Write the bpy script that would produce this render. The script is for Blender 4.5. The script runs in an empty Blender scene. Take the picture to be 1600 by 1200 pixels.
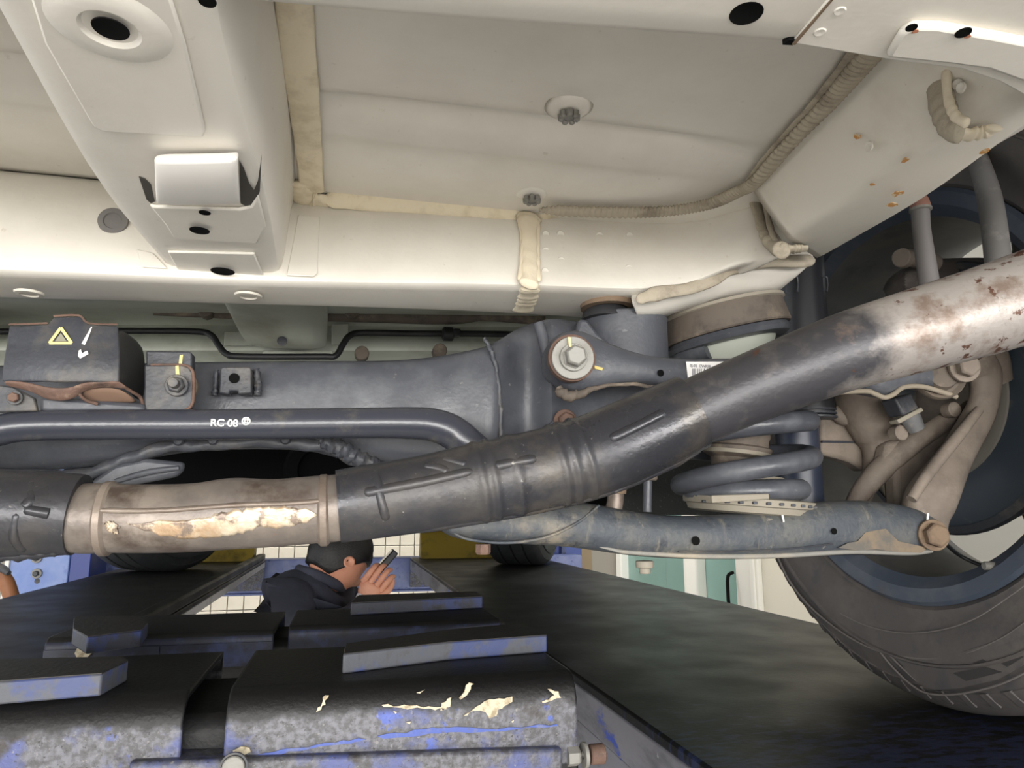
import bpy, bmesh, math, random
from mathutils import Vector as V, Matrix
random.seed(7)
S = bpy.context.scene
COL = S.collection
# ------------------------------------------------------------------ camera
F, VPX, VPY, H = 1090.0, 540.0, 800.0, 0.205
PIT = math.atan((VPY - 600) / F)
YAW = math.atan((800 - VPX) * math.cos(PIT) / F)
FW = V((math.sin(YAW) * math.cos(PIT), math.cos(YAW) * math.cos(PIT), math.sin(PIT)))
RT = V((math.cos(YAW), -math.sin(YAW), 0.0))
UP = RT.cross(FW)
CAMP = V((0, 0, H))
cd = bpy.data.cameras.new('camera')
cam = bpy.data.objects.new('camera', cd)
COL.objects.link(cam)
cam.matrix_world = Matrix(((RT.x, UP.x, -FW.x, 0), (RT.y, UP.y, -FW.y, 0), (RT.z, UP.z, -FW.z, H), (0, 0, 0, 1)))
cd.sensor_width = 36.0
cd.lens = 36.0 * F / 1600.0
cd.clip_start = 0.01
S.camera = cam
# ------------------------------------------------------------------ light
W = bpy.data.worlds.new('daylight'); S.world = W; W.use_nodes = True
W.node_tree.nodes['Background'].inputs[0].default_value = (0.93, 0.96, 1.0, 1)
W.node_tree.nodes['Background'].inputs[1].default_value = 1.0
def area(name, loc, target, sx, sy, energy, col):
    l = bpy.data.lights.new(name, 'AREA'); l.shape = 'RECTANGLE'; l.size = sx; l.size_y = sy; l.energy = energy; l.color = col
    o = bpy.data.objects.new(name, l); COL.objects.link(o); o.location = loc
    o.rotation_euler = (V(target) - V(loc)).to_track_quat('-Z', 'Y').to_euler()
    return o
area('bay_door_daylight', (-0.3, -3.2, 0.12), (0.0, 0.8, 0.25), 5.0, 0.9, 115, (1.0, 0.97, 0.93))
area('ceiling_tube_lamp', (0.2, 4.0, 2.4), (0.2, 4.1, 0), 3.0, 0.5, 70, (1.0, 0.98, 0.95))
sl_ = bpy.data.lights.new('sun', 'SUN'); sl_.energy = 5.0; sl_.angle = math.radians(1.0); sl_.color = (1.0, 0.97, 0.93)
so_ = bpy.data.objects.new('sun', sl_); COL.objects.link(so_); so_.rotation_euler = V((-0.1, 0.42, -0.9)).to_track_quat('-Z', 'Y').to_euler()
S.view_settings.view_transform = 'Standard'
S.view_settings.look = 'None'
S.view_settings.gamma = 1.0
S.view_settings.use_curve_mapping = False
S.view_settings.exposure = 1.02

# ------------------------------------------------------------------ helpers
def ray(px, py): return FW * F + RT * (px - 800) + UP * (600 - py)
def PY(px, py, y): d = ray(px, py); return CAMP + d * (y / d.y)
def PX(px, py, x): d = ray(px, py); return CAMP + d * (x / d.x)
def PZ(px, py, z): d = ray(px, py); return CAMP + d * ((z - H) / d.z)
def dep(p): return (p - CAMP).dot(FW)
def pw(npx, p): return npx * dep(p) / F          # size in metres of npx pixels at point p
def lin(c):
    r = []
    for v in c:
        v = v / 255.0
        r.append(v / 12.92 if v <= 0.04045 else ((v + 0.055) / 1.055) ** 2.4)
    return (r[0], r[1], r[2], 1.0)

def mat(name, base, layers=(), rough=0.5, metal=0.0, bump=0.0, bscale=60.0, spec=0.5, trans=0.0, emis=None, rlayer=None):
    m = bpy.data.materials.new(name); m.use_nodes = True
    nt = m.node_tree; N = nt.nodes; L = nt.links
    b = N['Principled BSDF']
    tc = N.new('ShaderNodeTexCoord')
    b.inputs['Roughness'].default_value = rough; b.inputs['Metallic'].default_value = metal
    b.inputs['Specular IOR Level'].default_value = spec
    b.inputs['Transmission Weight'].default_value = trans
    rgb = N.new('ShaderNodeRGB'); rgb.outputs[0].default_value = lin(base)
    cur = rgb.outputs[0]
    for i, ly in enumerate(layers):
        col, sc, lo, hi = ly[:4]
        st = ly[4] if len(ly) > 4 else (1, 1, 1)
        mp = N.new('ShaderNodeMapping'); mp.inputs['Scale'].default_value = st
        mp.inputs['Location'].default_value = (i * 3.1, i * 1.7, i * 0.9)
        L.new(tc.outputs['Object'], mp.inputs[0])
        nz = N.new('ShaderNodeTexNoise'); nz.inputs['Scale'].default_value = sc
        nz.inputs['Detail'].default_value = 6; nz.inputs['Roughness'].default_value = 0.62
        L.new(mp.outputs[0], nz.inputs['Vector'])
        fac = nz.outputs[0]
        if len(ly) > 5:      # gradient along an axis added to the noise: (axis, at0, at1, amount)
            ax, g0, g1 = ly[5][:3]
            sx = N.new('ShaderNodeSeparateXYZ'); L.new(tc.outputs['Object'], sx.inputs[0])
            mr0 = N.new('ShaderNodeMapRange'); mr0.inputs[1].default_value = g0; mr0.inputs[2].default_value = g1
            mr0.inputs[3].default_value = -ly[5][3]; mr0.inputs[4].default_value = ly[5][3]
            L.new(sx.outputs[ax], mr0.inputs[0])
            ad = N.new('ShaderNodeMath'); ad.operation = 'ADD'; L.new(fac, ad.inputs[0]); L.new(mr0.outputs[0], ad.inputs[1])
            fac = ad.outputs[0]
        mr = N.new('ShaderNodeMapRange'); mr.inputs[1].default_value = lo; mr.inputs[2].default_value = hi
        L.new(fac, mr.inputs[0])
        mx = N.new('ShaderNodeMix'); mx.data_type = 'RGBA'
        L.new(mr.outputs[0], mx.inputs[0]); L.new(cur, mx.inputs[6]); mx.inputs[7].default_value = lin(col)
        cur = mx.outputs[2]
    L.new(cur, b.inputs['Base Color'])
    if rlayer:
        sc, r0, r1 = rlayer
        nz = N.new('ShaderNodeTexNoise'); nz.inputs['Scale'].default_value = sc; nz.inputs['Detail'].default_value = 5
        L.new(tc.outputs['Object'], nz.inputs['Vector'])
        mr = N.new('ShaderNodeMapRange'); mr.inputs[1].default_value = .35; mr.inputs[2].default_value = .65
        mr.inputs[3].default_value = r0; mr.inputs[4].default_value = r1
        L.new(nz.outputs[0], mr.inputs[0]); L.new(mr.outputs[0], b.inputs['Roughness'])
    if bump:
        nz = N.new('ShaderNodeTexNoise'); nz.inputs['Scale'].default_value = bscale; nz.inputs['Detail'].default_value = 4
        L.new(tc.outputs['Object'], nz.inputs['Vector'])
        bp = N.new('ShaderNodeBump'); bp.inputs['Strength'].default_value = bump; bp.inputs['Distance'].default_value = 0.002
        L.new(nz.outputs[0], bp.inputs['Height']); L.new(bp.outputs[0], b.inputs['Normal'])
    if emis:
        b.inputs['Emission Color'].default_value = lin(emis[0]); b.inputs['Emission Strength'].default_value = emis[1]
    return m

PAINT = mat('cream_body_paint', (222, 217, 207), [((206, 200, 188), 9, .45, .8), ((190, 182, 166), 120, .66, .8)], rough=.42, bump=.05, bscale=250)
PAINTG = mat('pale_green_grey_paint', (176, 180, 168), [((140, 138, 124), 9, .5, .75)], rough=.45, bump=.05)
RAILP = mat('cream_paint_with_rust_freckles', (218, 213, 201), [((196, 188, 172), 12, .5, .8), ((172, 128, 72), 75, .715, .76)], rough=.42, bump=.05, bscale=250)
SEAL = mat('cream_sealant', (226, 214, 188), [((196, 182, 152), 40, .5, .75)], rough=.75, bump=.5, bscale=120)
SEALG = mat('grey_sealant', (168, 158, 140), [((122, 112, 98), 40, .5, .7)], rough=.75, bump=.6, bscale=150)
SEALL = mat('pale_brushed_sealant', (222, 210, 186), [((190, 174, 144), 35, .55, .8)], rough=.75, bump=.4, bscale=160)
RUBG = mat('grey_rubber_plug', (112, 109, 106), rough=.7)
PLUGC = mat('painted_plug', (196, 190, 178), rough=.5)
BLACK = mat('dark_opening', (14, 14, 14), rough=.9, spec=.1)
STEEL = mat('dark_blue_grey_coated_steel', (72, 74, 80), [((98, 100, 104), 22, .48, .75), ((120, 118, 114), 210, .66, .76), ((50, 52, 58), 10, .52, .75), ((128, 128, 128), 70, .68, .74, (.25, 1, 1)), ((150, 148, 144), 480, .73, .78)], rough=.42, bump=.15, bscale=300, rlayer=(30, .3, .55))
STEELD = mat('dusty_dark_steel', (58, 60, 66), [((104, 98, 88), 26, .5, .75), ((40, 40, 42), 12, .5, .8)], rough=.5, bump=.3, bscale=220)
BARM = mat('glossy_black_bar', (56, 58, 66), [((92, 88, 80), 40, .6, .82), ((130, 126, 120), 420, .7, .76)], rough=.24, bump=.05, bscale=400)
ARMB = mat('blue_grey_dirty_arm', (62, 67, 73), [((94, 93, 88), 18, .46, .7), ((148, 136, 116), 9, .6, .75), ((46, 50, 56), 60, .56, .7), ((128, 123, 112), 150, .64, .74), ((118, 112, 100), 30, .58, .72, (2.5, 1, .6))], rough=.55, bump=.3, bscale=250)
SHIELDM = mat('dark_grey_pipe_shield', (52, 52, 56), [((76, 73, 70), 25, .48, .72), ((128, 124, 116), 330, .66, .74), ((50, 50, 53), 9, .5, .7), ((84, 78, 70), 14, .56, .7), ((170, 166, 158), 520, .74, .78)], rough=.36, metal=.3, bump=.14, bscale=260, rlayer=(22, .22, .44))
PIPEB = mat('brown_heat_stained_pipe', (114, 102, 92), [((150, 138, 126), 16, .45, .7), ((88, 72, 60), 24, .55, .75), ((150, 98, 58), 60, .66, .76)], rough=.42, metal=.35, bump=.2, bscale=180)
RUST = mat('rusty_steel', (104, 80, 68), [((76, 60, 52), 60, .45, .7), ((134, 112, 96), 90, .6, .75)], rough=.75, bump=.4, bscale=300)
RUSTO = mat('orange_dust_rust', (116, 97, 78), [((88, 72, 58), 50, .5, .7)], rough=.8, bump=.4, bscale=250)
ZINC = mat('zinc_plated_steel', (134, 132, 126), [((106, 102, 94), 40, .5, .75)], rough=.5, metal=.15, bump=.1, bscale=200)
TANC = mat('dusty_tan_cast_iron', (122, 111, 100), [((90, 80, 72), 16, .45, .68), ((144, 133, 120), 40, .55, .78)], rough=.75, bump=.35, bscale=160)
RUBBER = mat('brown_dusty_rubber', (98, 88, 78), [((150, 136, 118), 26, .55, .75), ((72, 66, 62), 40, .5, .7)], rough=.75, bump=.25)
RUBD = mat('dark_rubber', (46, 46, 48), [((78, 74, 70), 40, .55, .75)], rough=.6, bump=.1)
BEIGE = mat('beige_plastic', (138, 131, 117), [((130, 120, 104), 40, .55, .75)], rough=.7)
YEL = mat('yellow_paint_mark', (222, 206, 132), rough=.7)
WHT = mat('white_paint_mark', (232, 232, 228), rough=.6)
TYRE = mat('dusty_tyre_rubber', (84, 80, 78), [((106, 99, 93), 12, .45, .75), ((70, 69, 72), 30, .52, .75)], rough=.75, bump=.15, bscale=200)
TYRED = mat('black_tyre_rubber', (34, 36, 38), [((48, 48, 48), 20, .5, .7)], rough=.7)
RIMM = mat('blue_grey_rim_paint', (72, 80, 92), [((94, 98, 106), 20, .5, .75), ((84, 76, 66), 14, .58, .75)], rough=.42, bump=.1)
RIMI = mat('dusty_rim_barrel', (80, 80, 78), [((104, 98, 88), 12, .45, .75), ((58, 60, 62), 20, .55, .75)], rough=.6)
LINER = mat('speckled_black_liner', (44, 46, 44), [((92, 90, 84), 260, .6, .72)], rough=.8, bump=.3, bscale=300)
PLAST = mat('black_plastic', (24, 25, 27), [((40, 40, 42), 20, .5, .75)], rough=.5)
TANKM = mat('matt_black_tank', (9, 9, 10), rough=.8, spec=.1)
DECK = mat('oily_dark_deck', (19, 20, 20), [((36, 35, 33), 6, .5, .75, (1, 1, 1)), ((36, 42, 66), 34, .5, .58, (1, 3, 1), (1, -.55, -1.0, .2)), ((60, 57, 52), 90, .68, .76)], rough=.5, bump=.12, bscale=160, rlayer=(9, .44, .56), spec=.2)
LIFTB = mat('blue_lift_paint', (70, 82, 126), [((98, 106, 138), 12, .45, .7), ((46, 52, 80), 30, .55, .7)], rough=.45, bump=.1)
LIFTP = mat('worn_blue_lift_paint', (74, 73, 75), [((104, 104, 110), 170, .42, .6), ((76, 84, 128), 22, .50, .62), ((74, 90, 158), 40, .62, .68), ((126, 124, 122), 260, .62, .7), ((50, 47, 46), 320, .6, .68), ((58, 54, 52), 20, .6, .7), ((20, 19, 19), 40, .35, .62, (1, 1, 1), (2, .160, .192, .75))], rough=.5, metal=.15, bump=.25, bscale=260)  # last layer blackens the jack top by height: grease plus painted-in shade
LIFTK = mat('greasy_shaded_lift_black', (17, 17, 18), [((34, 31, 30), 18, .48, .7), ((70, 68, 66), 260, .72, .78)], rough=.6, bump=.3, bscale=200)  # grease and the shade on the top faces, both put into the colour
PADT = mat('rubbed_steel_pad', (34, 31, 30), [((50, 45, 42), 40, .5, .7)], rough=.6, bump=.3, bscale=200)
PADF = mat('blue_flaked_pad_edge', (78, 80, 86), [((62, 72, 112), 30, .5, .6), ((150, 110, 84), 40, .64, .7), ((70, 68, 68), 80, .55, .7)], rough=.55, bump=.2, bscale=200)
RAILL = mat('pale_lower_rail', (186, 184, 186), [((120, 118, 122), 20, .55, .7)], rough=.5)
RAILS = mat('scuffed_rail_steel', (128, 127, 134), [((60, 60, 66), 18, .48, .7, (1, .3, 1)), ((54, 78, 170), 24, .62, .68, (1, .4, 1)), ((170, 170, 172), 60, .68, .76)], rough=.5, metal=.2, bump=.2)
CREAM = mat('cream_filler_chip', (198, 186, 160), [((150, 136, 110), 140, .5, .64)], rough=.8, bump=.3, bscale=300)
TILE = mat('beige_glazed_tile', (206, 198, 182), [((192, 182, 164), 3, .45, .7)], rough=.3)
GROUT = mat('grout', (140, 134, 124), rough=.9)
CONC = mat('concrete_floor', (174, 172, 168), [((120, 118, 112), 3, .45, .7)], rough=.7)
YELP = mat('yellow_stop_paint', (136, 116, 34), [((76, 64, 28), 12, .55, .75)], rough=.55)
GLASS = mat('green_tinted_glass', (150, 186, 178), rough=.25, trans=.55, spec=.5)
FRAME = mat('white_window_frame', (224, 222, 214), rough=.4)
NAVY = mat('dark_navy_jacket', (44, 46, 58), [((58, 60, 74), 12, .45, .7)], rough=.85, bump=.3, bscale=60)
SKIN = mat('skin', (196, 138, 112), [((176, 112, 90), 30, .5, .75)], rough=.55)
HAIR = mat('black_hair', (22, 20, 20), [((44, 40, 38), 180, .55, .7)], rough=.5, bump=.7, bscale=300)
BROWN = mat('orange_brown_wood', (140, 92, 60), [((116, 74, 48), 20, .45, .7)], rough=.6)
PAPER = mat('white_paper_label', (232, 230, 226), rough=.7)
INK = mat('grey_ink', (120, 120, 124), rough=.8)
WALLP = mat('cream_wall', (214, 208, 192), rough=.8)

# --- object plumbing: every thing is an Empty at its base; parts hold coordinates relative to it
def thing(name, label, cat, loc=(0, 0, 0), group=None, kind=None):
    o = bpy.data.objects.new(name, None); COL.objects.link(o); o.location = loc
    o.empty_display_size = .02
    o['label'] = label; o['category'] = cat
    if group: o['group'] = group
    if kind: o['kind'] = kind
    return o
def base(par):
    b = V((0, 0, 0))
    while par is not None:
        b += V(par.location); par = par.parent
    return b
def mk(name, vs, fs, m, par=None, smooth=True, bevel=0, solid=0, sub=0, auto=None, off=-1, label=None, kind=None):
    b = base(par)
    me = bpy.data.meshes.new(name)
    me.from_pydata([tuple(V(v) - b) for v in vs], [], fs)
    bm = bmesh.new(); bm.from_mesh(me)
    if not solid: bmesh.ops.recalc_face_normals(bm, faces=bm.faces)
    bm.to_mesh(me); bm.free()
    me.validate(); me.update()
    for mm in (m if isinstance(m, (list, tuple)) else [m]): me.materials.append(mm)
    if smooth:
        for p in me.polygons: p.use_smooth = True
        me.set_sharp_from_angle(angle=math.radians(auto or 40))
    o = bpy.data.objects.new(name, me); COL.objects.link(o)
    if par: o.parent = par
    if solid:
        md = o.modifiers.new('solid', 'SOLIDIFY'); md.thickness = solid; md.offset = off
    if bevel:
        md = o.modifiers.new('bevel', 'BEVEL'); md.width = bevel; md.segments = 2; md.limit_method = 'ANGLE'; md.angle_limit = math.radians(35)
    if sub:
        md = o.modifiers.new('sub', 'SUBSURF'); md.levels = sub; md.render_levels = sub
    if label: o['label'] = label
    if kind: o['kind'] = kind
    return o
def struct(o): o['kind'] = 'structure'; return o
def grid(name, rows, m, par=None, solid=.002, sub=2, off=-1, **k):
    nr, nc = len(rows), len(rows[0])
    vs = [p for r in rows for p in r]
    fs = [(i * nc + j, i * nc + j + 1, (i + 1) * nc + j + 1, (i + 1) * nc + j) for i in range(nr - 1) for j in range(nc - 1)]
    return mk(name, vs, fs, m, par, solid=solid, sub=sub, off=off, auto=60, **k)
def box(name, lo, hi, m, par=None, bevel=.002, **k):
    x0, y0, z0 = lo; x1, y1, z1 = hi
    vs = [(x0, y0, z0), (x1, y0, z0), (x1, y1, z0), (x0, y1, z0), (x0, y0, z1), (x1, y0, z1), (x1, y1, z1), (x0, y1, z1)]
    fs = [(0, 3, 2, 1), (4, 5, 6, 7), (0, 1, 5, 4), (1, 2, 6, 5), (2, 3, 7, 6), (3, 0, 4, 7)]
    return mk(name, vs, fs, m, par, bevel=bevel, **k)
def prism(name, pts, ext, m, par=None, bevel=.001, **k):
    """closed outline of 3-D points extruded by the vector ext"""
    n = len(pts); ext = V(ext)
    vs = [V(p) for p in pts] + [V(p) + ext for p in pts]
    fs = [tuple(range(n))[::-1], tuple(range(n, 2 * n))] + [(i, (i + 1) % n, n + (i + 1) % n, n + i) for i in range(n)]
    return mk(name, vs, fs, m, par, bevel=bevel, auto=35, **k)
def pprism(name, pix, y, t, m, par=None, **k):
    return prism(name, [PY(a, b, y) for a, b in pix], (0, t, 0), m, par, **k)
def crom(pts, n):
    """Catmull-Rom through tuples of any length"""
    out = []
    P = [pts[0]] + list(pts) + [pts[-1]]
    for i in range(1, len(P) - 2):
        for j in range(n):
            t = j / n; r = []
            for a, b, c, d in zip(P[i - 1], P[i], P[i + 1], P[i + 2]):
                r.append(.5 * (2 * b + (c - a) * t + (2 * a - 5 * b + 4 * c - d) * t * t + (3 * b - a - 3 * c + d) * t ** 3))
            out.append(tuple(r))
    out.append(tuple(pts[-1]))
    return out
def frames(path):
    T = []
    for i in range(len(path)):
        a = path[max(0, i - 1)]; b = path[min(len(path) - 1, i + 1)]
        T.append((b - a).normalized())
    ref = V((0, 1, 0)) if abs(T[0].y) < .9 else V((1, 0, 0))
    Fr = []; u = None
    for t in T:
        if u is None: u = (ref - t * ref.dot(t)).normalized()
        else: u = (u - t * u.dot(t)).normalized()
        Fr.append((t, u, t.cross(u)))
    return Fr
def tube(name, pts, m, par=None, n=6, seg=16, cap=True, prof=None, sq=1.0, sqdir=None, rf=None, **k):
    """pts: (x,y,z,r) control points; rf(s,ang)->factor; sq flattens along sqdir"""
    C = crom([tuple(p) for p in pts], n) if n > 1 else pts
    path = [V(c[:3]) for c in C]; rad = [max(c[3], 1e-4) for c in C]
    Fr = frames(path); vs = []; L = len(path)
    for i in range(L):
        t, u, w = Fr[i]
        for j in range(seg):
            a = 2 * math.pi * j / seg
            d = u * math.cos(a) + w * math.sin(a)
            r = rad[i] * (rf(i / (L - 1), a) if rf else 1)
            q = d * r
            if sqdir is not None:
                sd = V(sqdir).normalized(); q = q - sd * q.dot(sd) * (1 - sq)
            vs.append(path[i] + q)
    fs = [(i * seg + j, i * seg + (j + 1) % seg, (i + 1) * seg + (j + 1) % seg, (i + 1) * seg + j) for i in range(L - 1) for j in range(seg)]
    if cap: fs += [tuple(range(seg))[::-1], tuple(range((L - 1) * seg, L * seg))]
    return mk(name, vs, fs, m, par, auto=k.pop('auto', 50), **k)
def ptube(name, pix, m, par=None, **k):
    """pix: (px,py,half-width px,Y)"""
    pts = []
    for a, b, hw, y in pix:
        p = PY(a, b, y); pts.append((p.x, p.y, p.z, pw(hw, p)))
    return tube(name, pts, m, par, **k)
def lathe(name, prof, c, axis, m, par=None, seg=32, closed=False, a0=0, a1=360, cap=True, **k):
    """prof: (distance along axis, radius)"""
    ax = V(axis).normalized(); ref = V((0, 0, 1)) if abs(ax.z) < .9 else V((1, 0, 0))
    u = (ref - ax * ref.dot(ax)).normalized(); w = ax.cross(u); c = V(c)
    full = abs(a1 - a0) >= 360; ns = seg if full else seg + 1
    vs = []
    for d, r in prof:
        for j in range(ns):
            a = math.radians(a0 + (a1 - a0) * j / seg)
            vs.append(c + ax * d + (u * math.cos(a) + w * math.sin(a)) * max(r, 1e-5))
    n = len(prof); fs = []
    for i in range(n if closed else n - 1):
        i2 = (i + 1) % n
        for j in range(seg):
            j2 = (j + 1) % ns
            fs.append((i * ns + j, i * ns + j2, i2 * ns + j2, i2 * ns + j))
    if not closed and full and cap:
        if prof[0][1] > 1e-4: fs.append(tuple(range(ns))[::-1])
        if prof[-1][1] > 1e-4: fs.append(tuple(range((n - 1) * ns, n * ns)))
    return mk(name, vs, fs, m, par, auto=k.pop('auto', 35), **k)
def cyl(name, c, axis, r, h, m, par=None, seg=24, ch=.12, **k):
    e = min(r, h) * ch
    return lathe(name, [(0, r - e), (e, r), (h - e, r), (h, r - e)], c, axis, m, par, seg=seg, **k)
def hexhead(name, c, axis, r, h, m, par=None, rot=0):
    ax = V(axis).normalized(); ref = V((0, 0, 1)) if abs(ax.z) < .9 else V((1, 0, 0))
    u = (ref - ax * ref.dot(ax)).normalized(); w = ax.cross(u)
    vs = []
    for d, rr in ((0, r), (h * .8, r), (h, r * .82)):
        for j in range(6):
            a = math.radians(60 * j + rot); vs.append(V(c) + ax * d + (u * math.cos(a) + w * math.sin(a)) * rr)
    fs = [tuple(range(6))[::-1], tuple(range(12, 18))] + [(i * 6 + j, i * 6 + (j + 1) % 6, i * 6 + 6 + (j + 1) % 6, i * 6 + 6 + j) for i in range(2) for j in range(6)]
    return mk(name, vs, fs, m, par, bevel=r * .05, auto=25)
def disc_hole(name, c, nrm, r, par, ry=None, u=None, m=None):
    """dark opening with a thin turned rim"""
    nrm = V(nrm).normalized()
    return lathe(name, [(.0004, r), (.0008, r * .97), (.0006, r * .9), (.0006, 0.0)], c, nrm, m or BLACK, par, seg=20)
def copy_tree(o, parent=None):
    c = o.copy(); COL.objects.link(c)
    if parent: c.parent = parent
    for ch in [x for x in bpy.data.objects if x.parent == o]: copy_tree(ch, c)
    return c
def text(name, s, loc, size, rot, m, par, ext=.0002):
    cu = bpy.data.curves.new(name, 'FONT'); cu.body = s; cu.size = size; cu.extrude = ext; cu.offset = size * .022; cu.align_x = 'LEFT'
    cu.materials.append(m)
    tmp = bpy.data.objects.new(name, cu); COL.objects.link(tmp)
    me = bpy.data.meshes.new_from_object(tmp.evaluated_get(bpy.context.evaluated_depsgraph_get()))
    bpy.data.objects.remove(tmp)
    o = bpy.data.objects.new(name, me); COL.objects.link(o); o.parent = par
    o.location = V(loc) - base(par); o.rotation_euler = rot
    return o

# ================================================================== the workshop (setting)
GZ = -1.15
struct(box('floor', (-6, -14, GZ - .1), (6, 6, GZ), CONC, bevel=0))
struct(box('ceiling', (-6, -2.6, 2.62), (6, 6, 2.72), WALLP, bevel=0))
wb = struct(box('wall_back', (-3.2, 5.02, GZ), (3.2, 5.2, 2.2), GROUT, bevel=0))
tv = None
for i in range(20):
    for j in range(10):
        x0 = -1.22 + i * .1; z0 = -.62 + j * .1
        if tv is None:
            tv = box('wall_tile', (0, 5.008, 0), (.094, 5.03, .094), TILE, wb, bevel=.002)
            tv.location = (x0, 0, z0)
        else:
            t = tv.copy(); COL.objects.link(t); t.parent = wb; t.location = (x0, random.uniform(-.0015, .0015), z0)
wr = struct(box('wall_right', (2.06, 1.0, GZ), (2.2, 5.0, -.62), WALLP, bevel=.004))
struct(box('wall_near_right', (2.06, 1.0, -.62), (2.2, 2.2, 2.62), mat('grey_plaster', (158, 156, 150), rough=.8), bevel=.004))
struct(box('wall_far_right', (2.06, 5.0, GZ), (2.2, 5.2, 2.2), WALLP, bevel=.004))
wn = thing('window_1', 'green tinted glazed partition with white posts beyond the right runway', 'window', (2.03, 3.9, -.62), kind='structure')
def glass(y0, y1): return box('pane', (2.02, y0, -.62), (2.035, y1, 1.9), GLASS, wn, bevel=.001)
glass(3.36, 3.76); glass(4.28, 5.0)
def post(y0, y1, x0=1.96): return box('post', (x0, y0, -.62), (2.06, y1, 1.9), FRAME, wn, bevel=.012)
post(3.76, 3.9); post(3.93, 3.97, 1.985); post(4.9, 5.0)
box('pane', (2.02, 3.9, -.62), (2.035, 4.28, 1.9), GLASS, wn, bevel=.001)
dr = thing('door_1', 'cream door with white frame and black handle behind the tyre', 'door', (2.03, 2.9, -.62), kind='structure')
box('door_leaf', (2.0, 2.2, -.62), (2.05, 3.16, 1.9), WALLP, dr, bevel=.004)
box('door_frame', (1.97, 3.16, -.62), (2.06, 3.36, 1.9), FRAME, dr, bevel=.015)
box('frame_bead', (1.955, 3.165, -.62), (1.97, 3.2, 1.9), FRAME, dr, bevel=.006)
hp = [(1.955, 3.345, -.10, .008), (1.925, 3.35, -.12, .009), (1.92, 3.35, -.2, .009), (1.925, 3.35, -.28, .009), (1.955, 3.345, -.3, .008)]
tube('door_handle', hp, BLACK, dr, seg=10)

# ================================================================== the lift
def runway(label, x0, x1, lip):
    r = thing('runway', label, 'lift runway', ((x0 + x1) / 2, 1.4, -.13))
    box('deck', (x0, -.35, -.012), (x1, 3.3, 0), DECK, r, bevel=.003)
    s = -1 if lip == x0 else 1
    xi = lip
    if lip > 0:
        box('inner_side_plate', (xi, -.35, -.055), (xi + .008, 3.3, -.012), RAILS, r, bevel=.002)
        box('near_skirt', (xi + .0005, -.35, -.16), (xi + .0075, 1.5, -.054), RAILS, r, bevel=.002)
    else:
        box('inner_side_plate', (xi - .008, -.35, -.032), (xi, 3.3, -.012), RAILL, r, bevel=.002)
        box('black_lip', (xi - .03, -.35, 0), (xi, 3.3, .026), DECK, r, bevel=.006)
    xo = x1 if lip == x0 else x0
    box('outer_side_plate', (xo - .004, -.35, -.13), (xo + .004, 3.3, -.012), LIFTP, r, bevel=.002)
    box('end_plate', (x0, 3.292, -.13), (x1, 3.3, -.012), LIFTP, r, bevel=.002)
    return r
RXI, RXO, LXI, LXO = .297, .868, -.333, -.80
runway('wide dark oily lift runway under the near tyre', RXI, RXO, RXI)
runway('dark dusty lift runway under the far grooved front tyre', LXO, LXI, LXI)
for lab, xa, xb in (('yellow painted stop bar ending the runway at right', .335, .74), ('dull yellow stop bar ending the runway behind the grooved tyre', -.72, -.37)):
    t = thing('wheel_stop', lab, 'wheel stop', ((xa + xb) / 2, 3.24, 0), group='stops at the runway ends')
    prism('wedge', [(xa, 3.19, 0), (xa, 3.29, 0), (xa, 3.29, .12), (xa, 3.25, .12)], (xb - xa, 0, 0), YELP, t, bevel=.004)
    box('top_flange', (xa - .005, 3.24, .12), (xb + .005, 3.3, .13), YELP, t, bevel=.002)
cb = thing('lift_crossbeam', 'blue painted lift crossbeam low behind the crouching person', 'crossbeam', (0, 3.45, -.16))
CBM = mat('daylit_blue_crossbeam_paint', (112, 124, 178), [((142, 152, 190), 9, .45, .7), ((70, 84, 140), 30, .58, .7)], rough=.5)  # lift blue lightened: daylight on the beam is put into the paint colour
box('beam', (-1.1, 3.38, -.15), (1.15, 3.5, -.005), CBM, cb, bevel=.006)
box('flange', (-1.1, 3.37, -.158), (1.15, 3.51, -.15), CBM, cb, bevel=.002)
# blue column at the left
cl = thing('lift_column', 'blue lift column with two hex bolts beside the left runway', 'lift column', (-1.08, 3.05, GZ))
box('front_panel', (-1.2, 3.0, GZ), (-1.0, 3.02, 1.9), mat('pale_blue_column_paint', (96, 122, 184), [((140, 156, 196), 4, .45, .7), ((60, 84, 160), 20, .58, .75)], rough=.4), cl, bevel=.004)
box('side_panel', (-1.0, 3.005, GZ), (-.93, 3.2, 1.9), mat('deep_blue_paint', (30, 52, 128), rough=.4), cl, bevel=.003)
box('edge_strip', (-1.21, 2.99, GZ), (-1.195, 3.02, 1.9), FRAME, cl, bevel=.002)
for px, py in ((54, 872), (54, 896)):
    p = PY(px + 4, py, 3.0)
    bl = cyl('bolt', p, (0, -1, 0), pw(7.5, p), .008, ZINC, cl)
    hexhead('bolt_head', p + V((0, -.008, 0)), (0, -1, 0), pw(4.5, p), .012, STEELD, bl)
p = PY(58, 908, 3.0); disc_hole('hole', p, (0, -1, 0), pw(4, p), cl, m=STEELD)
gp = thing('guard_panel', 'blue blotched guard panel with black latch beside the column', 'guard panel', (-.92, 3.32, -.2))
box('panel', (-1.02, 3.31, -.35), (-.83, 3.33, .25), LIFTB, gp, bevel=.004)
p = PY(112, 880, 3.28); box('latch', (p.x - .03, 3.27, p.z - .035), (p.x + .04, 3.31, p.z + .04), PLAST, gp, bevel=.008)
box('latch_tab', (p.x - .025, 3.26, p.z - .02), (p.x - .008, 3.272, p.z + .03), mat('dull_brass', (120, 104, 60), rough=.5), gp, bevel=.002)
box('link', (-.845, 3.3, -.03), (-.815, 3.31, .015), LIFTB, gp, bevel=.003)
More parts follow.
